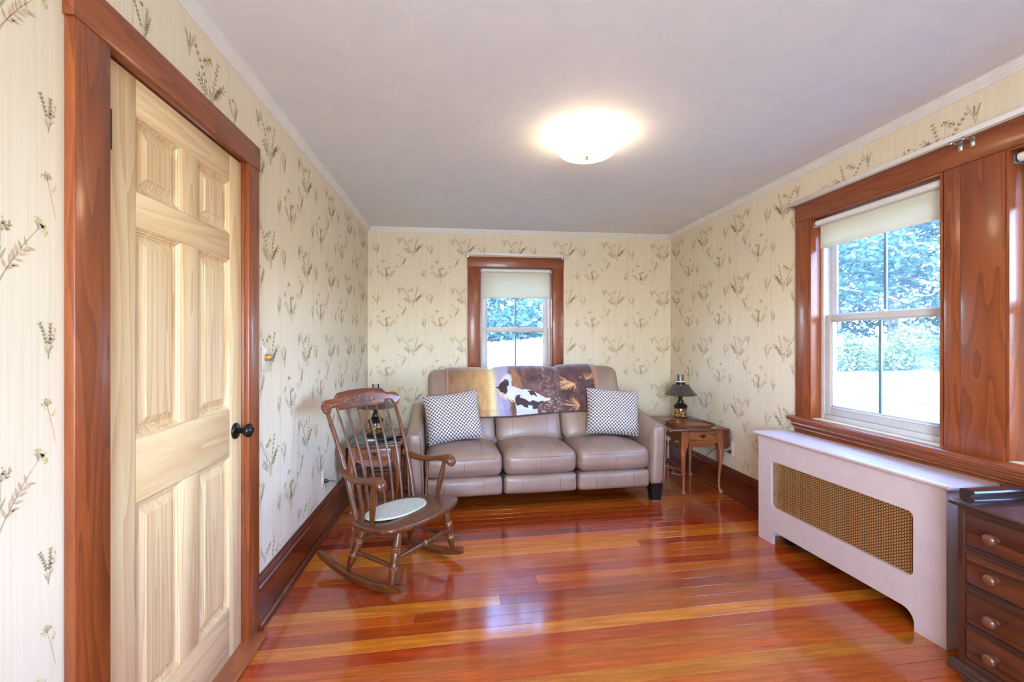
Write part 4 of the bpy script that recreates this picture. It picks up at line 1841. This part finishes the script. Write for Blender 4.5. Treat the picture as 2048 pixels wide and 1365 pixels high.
# braided oval pad on the seat
bm = BM()
rings = []
n = 72
for k in range(44):
    r = .001 + k / 43 * .999
    ridge = .0016 * abs(sin(pi * r * 11))
    drop_ = -.004 if k == 43 else 0
    rings.append([bm.verts.new((.142 * r * cos(2 * pi * i / n), .196 * r * sin(2 * pi * i / n), .0085 + ridge * (1 + .5 * sin(i * 9 + k)) + drop_)) for i in range(n)])
rings.append([bm.verts.new((.142 * cos(2 * pi * i / n), .196 * sin(2 * pi * i / n), .0012)) for i in range(n)])
skin(bm, rings)
pad = obj('seat_pad', bm, M['braid'], angle=70)
cw = Matrix.Translation(CH) @ Matrix.Rotation(CROT, 4, 'Z')
pad.matrix_world = cw @ Matrix.Translation((-.118, -.018, seat_z(-.118) - .001)) @ Matrix.Rotation(-math.atan(.09), 4, 'Y')
tag(pad, 'oval braided pale green grey pad on the rocking chair seat', 'seat pad')

# ================================================================== DROP LEAF END TABLES (local: x to the right, y to the back)


def bail_pull(parent, x, y, z, w_=.062):
    b = BM()
    plate(b, [(x - w_ * .5, z), (x - w_ * .42, z + .012), (x - w_ * .25, z + .008), (x, z + .016), (x + w_ * .25, z + .008), (x + w_ * .42, z + .012), (x + w_ * .5, z), (x + w_ * .36, z - .010), (x + w_ * .16, z - .008), (x, z - .018), (x - w_ * .16, z - .008), (x - w_ * .36, z - .010)], [], 'y', y - .0025, y)
    p = obj('pull', b, M['dark_brass'], parent, angle=30)
    pts = [(x + w_ * .30 * cos(radians(a)), y - .012, z + .002 + .020 * sin(radians(a))) for a in range(180, 361, 15)]
    pts = [(pts[0][0], y - .001, z + .002)] + pts + [(pts[-1][0], y - .001, z + .002)]
    obj('bail', tube(BM(), pts, .0026, 7), M['brass'], p)


def end_table(label, loc, x0, x1, y0, y1, H, leaf_left_up, leaf_right_down, leaf_left_down, legx, legy):
    t = thing('end_table', label, 'end table', loc, 0, 'drop leaf end tables beside the sofa')
    # top with rounded front corners
    th = .019
    rr = .05

    def slab(a0, a1, rl, rrr):
        P = []
        P += arc(a0 + rl, y0 + rl, rl, 180, 270, 6) if rl else [(a0, y0)]
        P += arc(a1 - rrr, y0 + rrr, rrr, 270, 360, 6) if rrr else [(a1, y0)]
        P += arc(a1 - rrr, y1 - rrr, rrr, 0, 90, 6) if rrr else [(a1, y1)]
        P += arc(a0 + rl, y1 - rl, rl, 90, 180, 6) if rl else [(a0, y1)]
        bm = BM()
        cx, cy = (a0 + a1) / 2, (y0 + y1) / 2
        rings = []
        for ins, z in ((.006, H - th), (.001, H - th + .003), (0, H - th * .5), (.001, H - .003), (.005, H)):
            rings.append([bm.verts.new((x + (ins if x < cx else -ins), y + (ins if y < cy else -ins), z)) for x, y in P])
        skin(bm, rings)
        return bm
    obj('tabletop', slab(x0, x1, .0, .0 if leaf_right_down else .02), M['table_dark'], t, angle=50)
    if leaf_left_up:
        obj('leaf', slab(x0 - leaf_left_up, x0 - .001, rr, 0), M['table_dark'], t, angle=50)

    def hanging(xa, sgn, drop):
        k = .07
        P = [(y0, H - .012)] + [(y0 + k - k * cos(radians(a)), H - drop + k - k * sin(radians(a))) for a in range(0, 91, 15)] + [(y1 - k + k * sin(radians(a)), H - drop + k - k * cos(radians(a))) for a in range(0, 91, 15)] + [(y1, H - .012)]
        bm = prism(BM(), P, 'x', xa, xa + sgn * .015)
        tube(bm, [(xa + sgn * .003, y0 + .001, H - .011), (xa + sgn * .003, y1 - .001, H - .011)], .0095, 12)
        return bm
    if leaf_right_down:
        obj('leaf', hanging(x1 + .001, 1, leaf_right_down), M['table_dark'], t, angle=40)
    if leaf_left_down:
        obj('leaf', hanging(x0 - .001, -1, leaf_left_down), M['table_dark'], t, angle=40)
    za = H - th
    l0, l1 = legx
    m0, m1 = legy
    for lx in legx:
        for ly in legy:
            sx = -1 if lx == l0 else 1
            sy = -1 if ly == m0 else 1
            keys = [(0, za, .058), (0, za - .13, .057), (.006, za - .19, .050), (.007, za - .24, .042), (.002, za - .34, .031), (-.004, .12, .0235), (-.003, .055, .022), (.002, .038, .026), (.006, .020, .040), (.006, .010, .042), (.005, .001, .032)]
            st = []
            for q in spline(keys, 34):
                st.append(((lx + sx * q[0], ly + sy * q[0], q[1]), (1, 0, 0), (0, 1, 0), q[2], q[2], q[2] * (.10 if q[1] > za - .15 else .45)))
            obj('leg', loft(BM(), st, 4), M['table_z'], t, angle=50)
    ah = .135

    def apron(p0, p1, axis, at, thk):
        n = 24
        P = [(p0, za), (p1, za)]
        P = [(p0, za)]
        for k in range(n + 1):
            q = k / n
            a = p0 + (p1 - p0) * q
            dz = .5 - .5 * cos(2 * pi * q)
            P.append((a, za - ah + .030 - .030 * (.5 - .5 * cos(4 * pi * q)) * (1 if .25 < q < .75 else .55) - (.012 if False else 0) + .0 * dz))
        P.append((p1, za))
        return prism(BM(), P, axis, at, at + thk)
    # front frame with the drawer opening, side and rear aprons
    g = .030
    fb = BM()
    n = 24
    low = []
    for k in range(n + 1):
        q = k / n
        low.append((l0 + g + (l1 - l0 - 2 * g) * q, za - ah - .012 + .030 * abs(cos(2 * pi * q)) ** 1.5 * (1 if (q < .25 or q > .75) else .0) - .006 * sin(pi * q)))
    outer = [(l0 + g, za)] + low + [(l1 - g, za)]
    dr0, dr1, dz0, dz1 = l0 + g + .012, l1 - g - .012, za - .100, za - .016
    plate(fb, outer, [rect(dr0, dr1, dz0, dz1)], 'y', m0 - .017, m0 - .001)
    obj('front_apron', fb, M['table'], t, angle=40)
    d = obj('drawer', mbox(dr0 + .002, dr1 - .002, m0 - .024, m0 + .10, dz0 + .002, dz1 - .002, .004), M['table'], t)
    bail_pull(d, (dr0 + dr1) / 2, m0 - .024, (dz0 + dz1) / 2)
    for ax_, at in ((l0 - .017, 'l'), (l1 + .001, 'r')):
        obj('side_apron', apron(m0 + g, m1 - g, 'x', ax_, .016), M['table'], t, angle=40)
    obj('rear_apron', apron(l0 + g, l1 - g, 'y', m1 + .001, .016), M['table'], t, angle=40)
    return t


TR = (2.05, 3.90, 0)
HR = .572
end_table('dark topped drop leaf end table with a small drawer, right of the sofa', TR, -.205, .176, -.350, .340, HR, .150, .185, 0, (-.165, .160), (-.245, .255))
TL_ = (-.628, 3.80, 0)
HL = .530
end_table('dark topped drop leaf end table behind the rocking chair', TL_, -.200, .205, -.340, .300, HL, 0, 0, .20, (-.165, .165), (-.275, .235))


def oil_lamp(label, loc):
    t = thing('oil_lamp', label, 'lamp', loc, 0, 'matching oil lamp style table lamps')
    obj('base', lathe(BM(), [(.001, 0), (.074, 0), (.076, .006), (.072, .012), (.066, .015), (.062, .022), (.057, .026), (.001, .026)], 32), M['tole_dark'], t, angle=40)
    obj('reservoir', lathe(BM(), [(.054, .026), (.0555, .030), (.0555, .102), (.054, .106)], 32), M['reservoir'], t, angle=40)
    obj('collar', lathe(BM(), [(.001, .104), (.058, .104), (.060, .109), (.060, .122), (.063, .126), (.060, .131), (.050, .140), (.034, .150), (.027, .155), (.026, .162), (.030, .166), (.029, .172), (.020, .176), (.020, .181), (.016, .186),
                             (.018, .198), (.024, .206), (.026, .222), (.030, .228), (.041, .234), (.041, .243), (.001, .243)], 28), M['tole_dark'], t, angle=40)
    obj('gallery', lathe(BM(), [(.040, .240), (.043, .246), (.043, .258), (.038, .262)], 28, cap=False), M['black'], t, angle=40)
    sh = lathe(BM(), [(.142, .226), (.145, .229), (.141, .236), (.131, .243), (.078, .312), (.074, .317), (.074, .322), (.045, .322), (.044, .319), (.072, .316), (.076, .310), (.129, .240), (.139, .232), (.142, .226)], 44, cap=False)
    s = obj('shade', sh, M['tole'], t, angle=40)
    obj('shade_collar', lathe(BM(), [(.039, .318), (.041, .320), (.041, .338), (.044, .341), (.044, .346), (.040, .348), (.0385, .346), (.0385, .322)], 28, cap=False), M['black'], s, angle=40)
    ri = lathe(BM(), [(.036, .346), (.042, .347), (.040, .353), (.033, .355)], 28, cap=False)
    obj('chimney_rim', ri, M['paperwhite'], s)
    obj('chimney', lathe(BM(), [(.026, .244), (.034, .262), (.036, .285), (.031, .315), (.027, .350), (.0265, .415), (.0255, .415), (.026, .350), (.030, .315), (.035, .285), (.033, .262), (.025, .244)], 28, cap=False), M['chimney'], t, angle=50)
    for a in (40, 160, 280):
        sp = tube(BM(), [(.040 * cos(radians(a)), .040 * sin(radians(a)), .25), (.07 * cos(radians(a)), .07 * sin(radians(a)), .295), (.077 * cos(radians(a)), .077 * sin(radians(a)), .316)], .0018, 5)
        obj('shade_arm', sp, M['black'], t)
    return t


oil_lamp('oil lamp style table lamp with dark metal shade on the right end table', (2.05, 4.03, HR + .0006))
oil_lamp('oil lamp style table lamp behind the rocking chair crest, on the left end table', (-.672, 3.80, HL + .0045))

# things on the right table
t = thing('wooden_tray', 'shallow wooden tray with clipped corners on the right end table', 'tray', (1.985, 3.735, HR + .0006))
c_ = .055
W_, D_ = .175, .150
oc = [(-W_ + c_, -D_), (W_ - c_, -D_), (W_, -D_ + c_), (W_, D_ - c_), (W_ - c_, D_), (-W_ + c_, D_), (-W_, D_ - c_), (-W_, -D_ + c_)]
obj('tray_base', prism(BM(), oc, 'z', 0, .008), M['table'], t, angle=30)
bm = BM()
rings = []
for s_, z in ((1.0, .0), (1.03, .022), (.99, .022), (.955, .008), (.95, .0085)):
    rings.append([bm.verts.new((x * s_, y * s_, z)) for x, y in oc])
skin(bm, rings, cap=False)
obj('tray_rim', bm, M['table_dark'], t, angle=30)
t = thing('wooden_box', 'small round lidded wooden box on the tray', 'box', (1.905, 3.80, HR + .0095))
obj('body', lathe(BM(), [(.001, 0), (.048, 0), (.050, .003), (.050, .022), (.001, .022)], 28), M['table'], t)
obj('lid', lathe(BM(), [(.001, .0225), (.052, .0225), (.053, .025), (.052, .031), (.046, .033), (.001, .033)], 28), M['table_dark'], t)
t = tag(obj('paper_slip', prism(BM(), [(2.085, 3.585), (2.125, 3.570), (2.135, 3.60), (2.10, 3.612)], 'z', HR + .0008, HR + .0022), M['paperwhite'], smooth=False), 'tiny white paper slip under the right edge of the wooden tray', 'paper')
# things on the left table
mt = obj('table_mat', mbox(-.815, -.485, 3.475, 4.06, HL + .0006, HL + .0036, .001), M['marble'])
tag(mt, 'dark green marbled mat covering the top of the left end table', 'mat')
ph = thing('phone_handset', 'black cordless handset lying beside the lamp on the left end table', 'phone', (-.545, 3.62, HL + .0045), radians(35))
obj('body', mbox(-.105, .105, -.030, .030, 0, .022, .008, 3), M['plastic_black'], ph)
obj('screen', mbox(.020, .070, -.020, .020, .0215, .0228, .001), M['bronze'], ph)
obj('keypad', mbox(-.075, .005, -.021, .021, .0215, .0226, .001), M['black'], ph)
pn = obj('note_pad', mbox(-.705, -.630, 3.575, 3.615, HL + .0044, HL + .012, .001), M['paperwhite'])
tag(pn, 'small white note pad in front of the left lamp', 'note pad')

# ================================================================== RADIATOR COVER
A = Vector((1.981, 2.82))
B_ = Vector((2.029, 1.684))
ang = atan2(B_.y - A.y, B_.x - A.x) + pi / 2          # turn about z from facing -x
rc = thing('radiator_cover', 'white painted radiator cover with pierced gold grille under the right windows', 'radiator cover', (A.x, A.y, 0), ang)
Lr = (B_ - A).length
# local: y runs from 0 (far) to -Lr (near), x from 0 (front) into the wall
zt_ = .676


def rr4(y0, y1, z0, z1, r):
    return arc(y1 - r, z1 - r, r, 0, 90) + arc(y0 + r, z1 - r, r, 90, 180) + arc(y0 + r, z0 + r, r, 180, 270) + arc(y1 - r, z0 + r, r, 270, 360)


gy0, gy1, gz0, gz1 = -Lr + .135, -.112, .239, .532
outer = [(0, .001), (0, zt_), (-Lr, zt_), (-Lr, .001), (-Lr + .132, .001)] + [(-Lr + .132, .03)] + arc(-Lr + .132 + .055, .033, .055, 180, 90, 7) + arc(-.128 - .04, .048, .040, 90, 0, 7) + [(-.128, .001)]
obj('front_panel', plate(BM(), outer, [rr4(gy0, gy1, gz0, gz1, .028)], 'x', 0, .019), M['rad_white'], rc, angle=30)
dpt = .225
obj('side_panel', mbox(.0195, dpt, -.019, 0, .001, zt_, .001), M['rad_white'], rc)
obj('side_panel', mbox(.0195, dpt, -Lr, -Lr + .019, .001, zt_, .001), M['rad_white'], rc)
tp = []
for y0, y1 in ((-Lr - .022, .022),):
    prof = [(dpt + .004, zt_ + .0005), (-.010, zt_ + .0005), (-.014, zt_ + .004), (-.020, zt_ + .006), (-.021, zt_ + .010), (-.027, zt_ + .012), (-.029, zt_ + .017), (-.027, zt_ + .022), (-.023, zt_ + .0235), (dpt + .004, zt_ + .0235)]
slots = [rr4(-.95, -.17, 0, .006, .0029)]
bm = BM()
# top: bullnose front strip plus a board with two long slots
outer = rect(-Lr - .022, .022, -.002, dpt + .006)


def top_loop(lo, hi, a, b):
    return rect(lo, hi, a, b)


plate(bm, [(p[1], p[0]) for p in outer], [[(p[1], p[0]) for p in rect(-Lr + .22, -.22, .075, .0795)], [(p[1], p[0]) for p in rect(-Lr + .17, -.17, .125, .1295)]], 'z', zt_ + .0005, zt_ + .0235)
prism(bm, prof[1:9] + [(-.002, zt_ + .0235), (-.002, zt_ + .0005)], 'y', -Lr - .022, .022)
for ye, s in ((.022, 1), (-Lr - .022, -1)):
    prism(bm, [(ye, zt_ + .004), (ye + s * .006, zt_ + .008), (ye + s * .008, zt_ + .015), (ye + s * .005, zt_ + .022), (ye, zt_ + .0235)], 'x', -.022, dpt + .006)
obj('top', bm, M['rad_white'], rc, angle=30)
g = BM()
gv = [g.verts.new((.022, y, z)) for y, z in rect(gy0 - .02, gy1 + .02, gz0 - .02, gz1 + .02)]
g.faces.new(gv)
obj('grille', g, M['grille'], rc, smooth=False)
# cast iron radiator standing inside
iron = BM()
k = 0
y = -.12
while y > -Lr + .10:
    rbox(iron, .075, .185, y - .022, y + .022, .06, .60, .02, 2)
    y -= .062
    k += 1
ir = thing('radiator', 'dark cast iron radiator inside the white cover, glimpsed below it', 'radiator', (A.x, A.y, 0), ang)
obj('sections', iron, M['black'], ir)
obj('pipe', tube(BM(), [(.13, -.09, .10), (.13, -Lr + .09, .10)], .02, 10), M['black'], ir)
obj('feet', box(mbox(.09, .17, -.17, -.13, .001, .07), .09, .17, -Lr + .12, -Lr + .16, .001, .07), M['black'], ir)

# ================================================================== CHEST OF DRAWERS (front faces -x)
DXF, DY1_, DY0_ = 1.898, 1.535, .74
dr = thing('chest_of_drawers', 'dark stained pine chest of drawers with round wooden knobs at the right', 'dresser', (DXF, DY1_, 0))
LD = DY1_ - DY0_
ZT = .690
xb_ = XR - .012 - DXF
# local: x 0 front -> xb_ back, y 0 far end -> -LD near end
RAILS_D = [(.078, .104), (.219, .240), (.352, .389), (.503, .531), (.650, .672)]
for y0 in (-.024, -LD):
    obj('side_panel', mbox(0, xb_, y0, y0 + .024, .07, .672, .002), M['dresser_z'], dr)
obj('back_panel', mbox(xb_ - .008, xb_ - .001, -LD + .0245, -.0245, .08, .67), M['dresser_z'], dr, smooth=False)
for z0, z1 in RAILS_D:
    obj('rail', mbox(-.001, .35, -LD + .0245, -.0245, z0, z1, .002), M['dresser_dark'], dr)
for (a0, a1), (b0, b1) in zip(RAILS_D, RAILS_D[1:]):
    d = obj('drawer', mbox(.003, .33, -LD + .0265, -.0265, a1 + .0015, b0 - .0015, .002), M['dresser'], dr)
    for y in (-.122, -LD + .122):
        kk = lathe(BM(), [(.001, .001), (.013, .001), (.012, -.008), (.0125, -.014), (.019, -.020), (.0215, -.027), (.0195, -.034), (.012, -.039), (.001, -.041)], 20, (.003, y, (a1 + b0) / 2), 'x')
        obj('knob', kk, M['knob_wood'], d, angle=50)
tb = BM()
P = [(xb_, .6722), (-.010, .6722), (-.016, .675), (-.019, .680), (-.019, .684), (-.016, .689), (-.010, ZT), (xb_, ZT)]
prism(tb, P, 'y', -LD - .018, .018)
obj('top', tb, M['dresser_dark'], dr, angle=30)
pb = BM()
P = [(xb_, .046), (-.022, .046), (-.024, .052), (-.020, .060), (-.010, .064), (-.006, .074), (0, .0775), (xb_, .0775)]
prism(pb, P, 'y', -LD - .015, .022)
obj('base_moulding', pb, M['dresser_dark'], dr, angle=25)
for x in (.035, xb_ - .06):
    for y in (-.03, -LD + .05):
        obj('bun_foot', lathe(BM(), [(.001, .0005), (.022, .0005), (.034, .008), (.041, .019), (.040, .028), (.030, .036), (.024, .040), (.026, .0455), (.001, .0455)], 24, (x, y, 0)), M['dresser_z'], dr, angle=50)
# moulded black wooden shelf lying along the far end of the top
P = [(0, .0), (.012, .0), (.016, .004), (.014, .010), (.018, .018), (.030, .024), (.040, .026), (.044, .032), (.040, .040), (.028, .042), (.0, .042)]
bm = prism(BM(), [(-.038 - a + .052, ZT + .0006 + b) for a, b in [(p[0], p[1]) for p in P]], 'x', 0, .01)
bm.free()
sh = BM()
prof = [(.0, .0), (-.052, .0), (-.054, .005), (-.050, .008), (-.044, .011), (-.040, .016), (-.040, .021), (-.046, .024), (-.052, .028), (-.054, .033), (-.050, .038), (-.042, .040), (-.012, .040), (0, .036)]
prism(sh, [(1.558 + a, ZT + .0006 + b) for a, b in prof], 'x', 1.935, 2.262)
M['black_lacquer'] = wood('dark lacquered moulding', (70, 52, 48), (38, 28, 28), 'x', ring=8, rough=.22, coat=.6, contrast=.3)
so2 = obj('moulded_shelf', sh, M['black_lacquer'], angle=25)
tag(so2, 'dark moulded wooden ledge lying along the far end of the chest of drawers', 'wooden ledge')
nb = BM()
box(nb, 2.045, 2.13, 1.325, 1.430, ZT + .0006, ZT + .006, .001)
box(nb, 2.050, 2.125, 1.330, 1.425, ZT + .006, ZT + .010, .002)
tag(obj('folded_cloth', nb, M['paperwhite']), 'small folded white cloth on the chest of drawers at the photo edge', 'cloth')

# ================================================================== OUTSIDE


def ground_z(x, y):
    d = max(0.0, x - 2.6, (y - 5.2) * .9)
    z = -.42 + .1045 * min(d, 11) + .05 * max(0, d - 11)
    return z + .05 * sin(x * .9) * cos(y * .7)


bm = BM()
N_ = 70
gv = {}
for i in range(N_ + 1):
    for j in range(N_ + 1):
        x = -14 + 54 * i / N_
        y = -16 + 56 * j / N_
        gv[i, j] = bm.verts.new((x, y, ground_z(x, y)))
for i in range(N_):
    for j in range(N_):
        bm.faces.new((gv[i, j], gv[i + 1, j], gv[i + 1, j + 1], gv[i, j + 1]))
lawn = obj('lawn', bm, M['lawn'])
lawn['kind'] = 'structure'


def leaves(name, parent, centres, n, size, mat, seed, flat=.8):
    r = np.random.RandomState(seed)
    c = np.array([q[:3] for q in centres])
    rad = np.array([q[3] for q in centres])
    idx = r.choice(len(c), n, p=rad ** 2 / (rad ** 2).sum())
    d = r.normal(size=(n, 3))
    d /= np.linalg.norm(d, axis=1)[:, None]
    p = c[idx] + d * (rad[idx] * r.uniform(.35, 1.05, n) ** .6)[:, None] * np.array([1, 1, flat])
    a = r.normal(size=(n, 3))
    a[:, 2] *= .5
    a /= np.linalg.norm(a, axis=1)[:, None]
    b = np.cross(a, r.normal(size=(n, 3)))
    b /= np.linalg.norm(b, axis=1)[:, None]
    s = size * r.uniform(.6, 1.4, n)[:, None]
    v = np.stack([p - a * s, p + b * s * .45, p + a * s, p - b * s * .45], 1).reshape(-1, 3)
    me = bpy.data.meshes.new(name)
    me.from_pydata(v.tolist(), [], np.arange(n * 4).reshape(n, 4).tolist())
    me.materials.append(M[mat])
    o = bpy.data.objects.new(name, me)
    COL.objects.link(o)
    o.parent = parent
    o['kind'] = 'stuff'
    return o


def tree(label, x, y, h, spread, mat, seed, n=9000, size=.11, low=.18):
    r = random.Random(seed)
    z = ground_z(x, y)
    t = thing('tree', label, 'tree', (x, y, z - .05), 0, 'trees around the yard')
    lean = r.uniform(-.3, .3)
    pts = [(0, 0, 0), (lean * .3, .1, h * .3), (lean, .1, h * .62), (lean * 1.3, .2, h * .9)]
    obj('trunk', tube(BM(), [tuple(q) for q in spline(pts, 12)], [h * .024 * (1 - .07 * k) for k in range(12)], 8), M['bark'], t)
    cs = []
    bb = BM()
    for k in range(15):
        f = low + (1 - low) * (k + .5) / 15
        a = k * 2.4 + r.uniform(-.5, .5)
        L = spread * (1.05 - .55 * abs(f - .45)) * r.uniform(.7, 1.05)
        p0 = Vector((lean * f, .1, h * f * .86))
        p1 = p0 + Vector((cos(a) * L, sin(a) * L, L * .28))
        tube(bb, [p0, lerp3(p0, p1, .5) + Vector((0, 0, .12)), p1], [h * .009, h * .006, h * .003], 5)
        for q in (.45, .75, 1.0):
            c = lerp3(p0, p1, q)
            cs.append((c.x + r.uniform(-.3, .3), c.y + r.uniform(-.3, .3), c.z + r.uniform(-.1, .35), spread * r.uniform(.20, .34)))
    cs.append((lean, .1, h * .92, spread * .4))
    obj('branches', bb, M['bark'], t)
    leaves('foliage', t, cs, n, size, mat, seed, .6)
    return t


def shrub(label, x, y, h, wd, mat, seed, n=1800, size=.055):
    r = random.Random(seed)
    t = thing('shrub', label, 'shrub', (x, y, ground_z(x, y) - .03), 0, 'shrubs along the lawn edge')
    bb = BM()
    cs = []
    for k in range(9):
        a = r.uniform(0, 2 * pi)
        q = r.uniform(.1, 1) * wd * .55
        tip = (cos(a) * q, sin(a) * q, h * r.uniform(.5, .85))
        tube(bb, [(0, 0, 0), (tip[0] * .5, tip[1] * .5, tip[2] * .6), tip], [.018, .012, .006], 5)
        cs.append((tip[0], tip[1], tip[2], wd * r.uniform(.22, .34)))
        cs.append((tip[0] * .7, tip[1] * .7, tip[2] * .45, wd * .25))
    obj('stems', bb, M['bark'], t)
    leaves('foliage', t, cs, n, size, mat, seed, .85)
    return t
TREES = [
    ('broad blue green tree seen through the right window, left pane', 12.6, 14.6, 7.0, 3.2, 'leaf_a', 1, .10),
    ('fresh green tree with pale bare boughs, seen through the right window, right pane', 13.6, 11.2, 7.5, 3.4, 'leaf_b', 2, .12),
    ('dark green tree standing behind the others beyond the right window', 17.5, 16.5, 9.5, 4.2, 'leaf_a', 3, .05),
    ('tall tree at the far side of the lawn, beyond the right pane', 18.0, 12.2, 9.5, 4.2, 'leaf_a', 4, .05),
    ('green tree at the lawn edge seen past the mullion', 14.5, 7.6, 7.5, 3.4, 'leaf_b', 5, .1),
    ('blue green tree in the yard corner behind the left window stile', 14.2, 19.2, 8.0, 3.6, 'leaf_a', 6, .1),
    ('leafy tree behind the fence seen in the back window, left half', .2, 13.0, 6.0, 2.6, 'leaf_b', 7, .12),
    ('leafy tree behind the fence seen in the back window, right half', 3.2, 13.6, 6.4, 2.8, 'leaf_a', 8, .12),
    ('bushy blue green tree close behind the fence, at the middle of the back window', 1.5, 11.6, 5.0, 2.3, 'leaf_a', 10, .06),
    ('tall tree far behind the fence outside the back window', 1.6, 18.0, 9.0, 4.0, 'leaf_a', 9, .08),
]
for lb_, x, y, h, sp, mt_, sd, low in TREES:
    tree(lb_, x, y, h, sp, mt_, sd, n=9000, low=low)
SH = [('yellow green low shrub at the lawn edge, left of the window muntin', 10.9, 11.6, 1.05, 1.2, 'leaf_c', 31),
      ('yellow green low shrub at the lawn edge, at the window muntin', 11.6, 10.9, 1.15, 1.3, 'leaf_c', 32),
      ('mounded green shrub at the lawn edge, right of the muntin', 12.2, 9.8, 1.0, 1.4, 'leaf_b', 33),
      ('dark green shrub in the shade at the right of the pane', 12.6, 8.9, 1.0, 1.5, 'leaf_a', 34),
      ('dark green shrub under the trees, left side of the right window', 10.9, 13.0, 1.5, 1.7, 'leaf_a', 35)]
for lb_, x, y, h, wd_, mt_, sd in SH:
    shrub(lb_, x, y, h, wd_, mt_, sd)

for lb_, x, sd, mt_ in (('tall loose shrub just behind the fence, left part of the back window', .35, 41, 'leaf_d'),
                        ('tall pale blue green shrub just behind the fence, centre of the back window', 1.55, 42, 'leaf_d'),
                        ('tall loose shrub just behind the fence, right part of the back window', 2.8, 43, 'leaf_d')):
    shrub(lb_, x, 10.9, 2.9, 2.3, mt_, sd, n=5200, size=.075)

fence = thing('board_fence', 'weathered pale board fence behind the house, seen low in the back window', 'fence', (0, 9.2, 0))
bw = .142
for k in range(30):
    x = -1.4 + k * .1475
    zt2 = 1.22 + .085 * (x + .2) + (.012 if k % 2 else 0)
    bm = BM()
    z0 = ground_z(x, 9.2) + .03
    prism(bm, [(x, z0), (x + bw, z0), (x + bw, zt2 - .03), (x + bw - .03, zt2), (x + .03, zt2), (x, zt2 - .03)], 'y', -.011, .011)
    obj('board', bm, M['fence'], fence, smooth=False)
for z in (.55, 1.02):
    bm = BM()
    r0 = [bm.verts.new((-1.45, .0115 + a, z - .1 + b)) for a, b in ((0, 0), (.04, 0), (.04, .09), (0, .09))]
    r1 = [bm.verts.new((3.05, .0115 + a, z + .28 + b)) for a, b in ((0, 0), (.04, 0), (.04, .09), (0, .09))]
    skin(bm, [r0, r1])
    obj('rail', bm, M['fence'], fence, smooth=False)
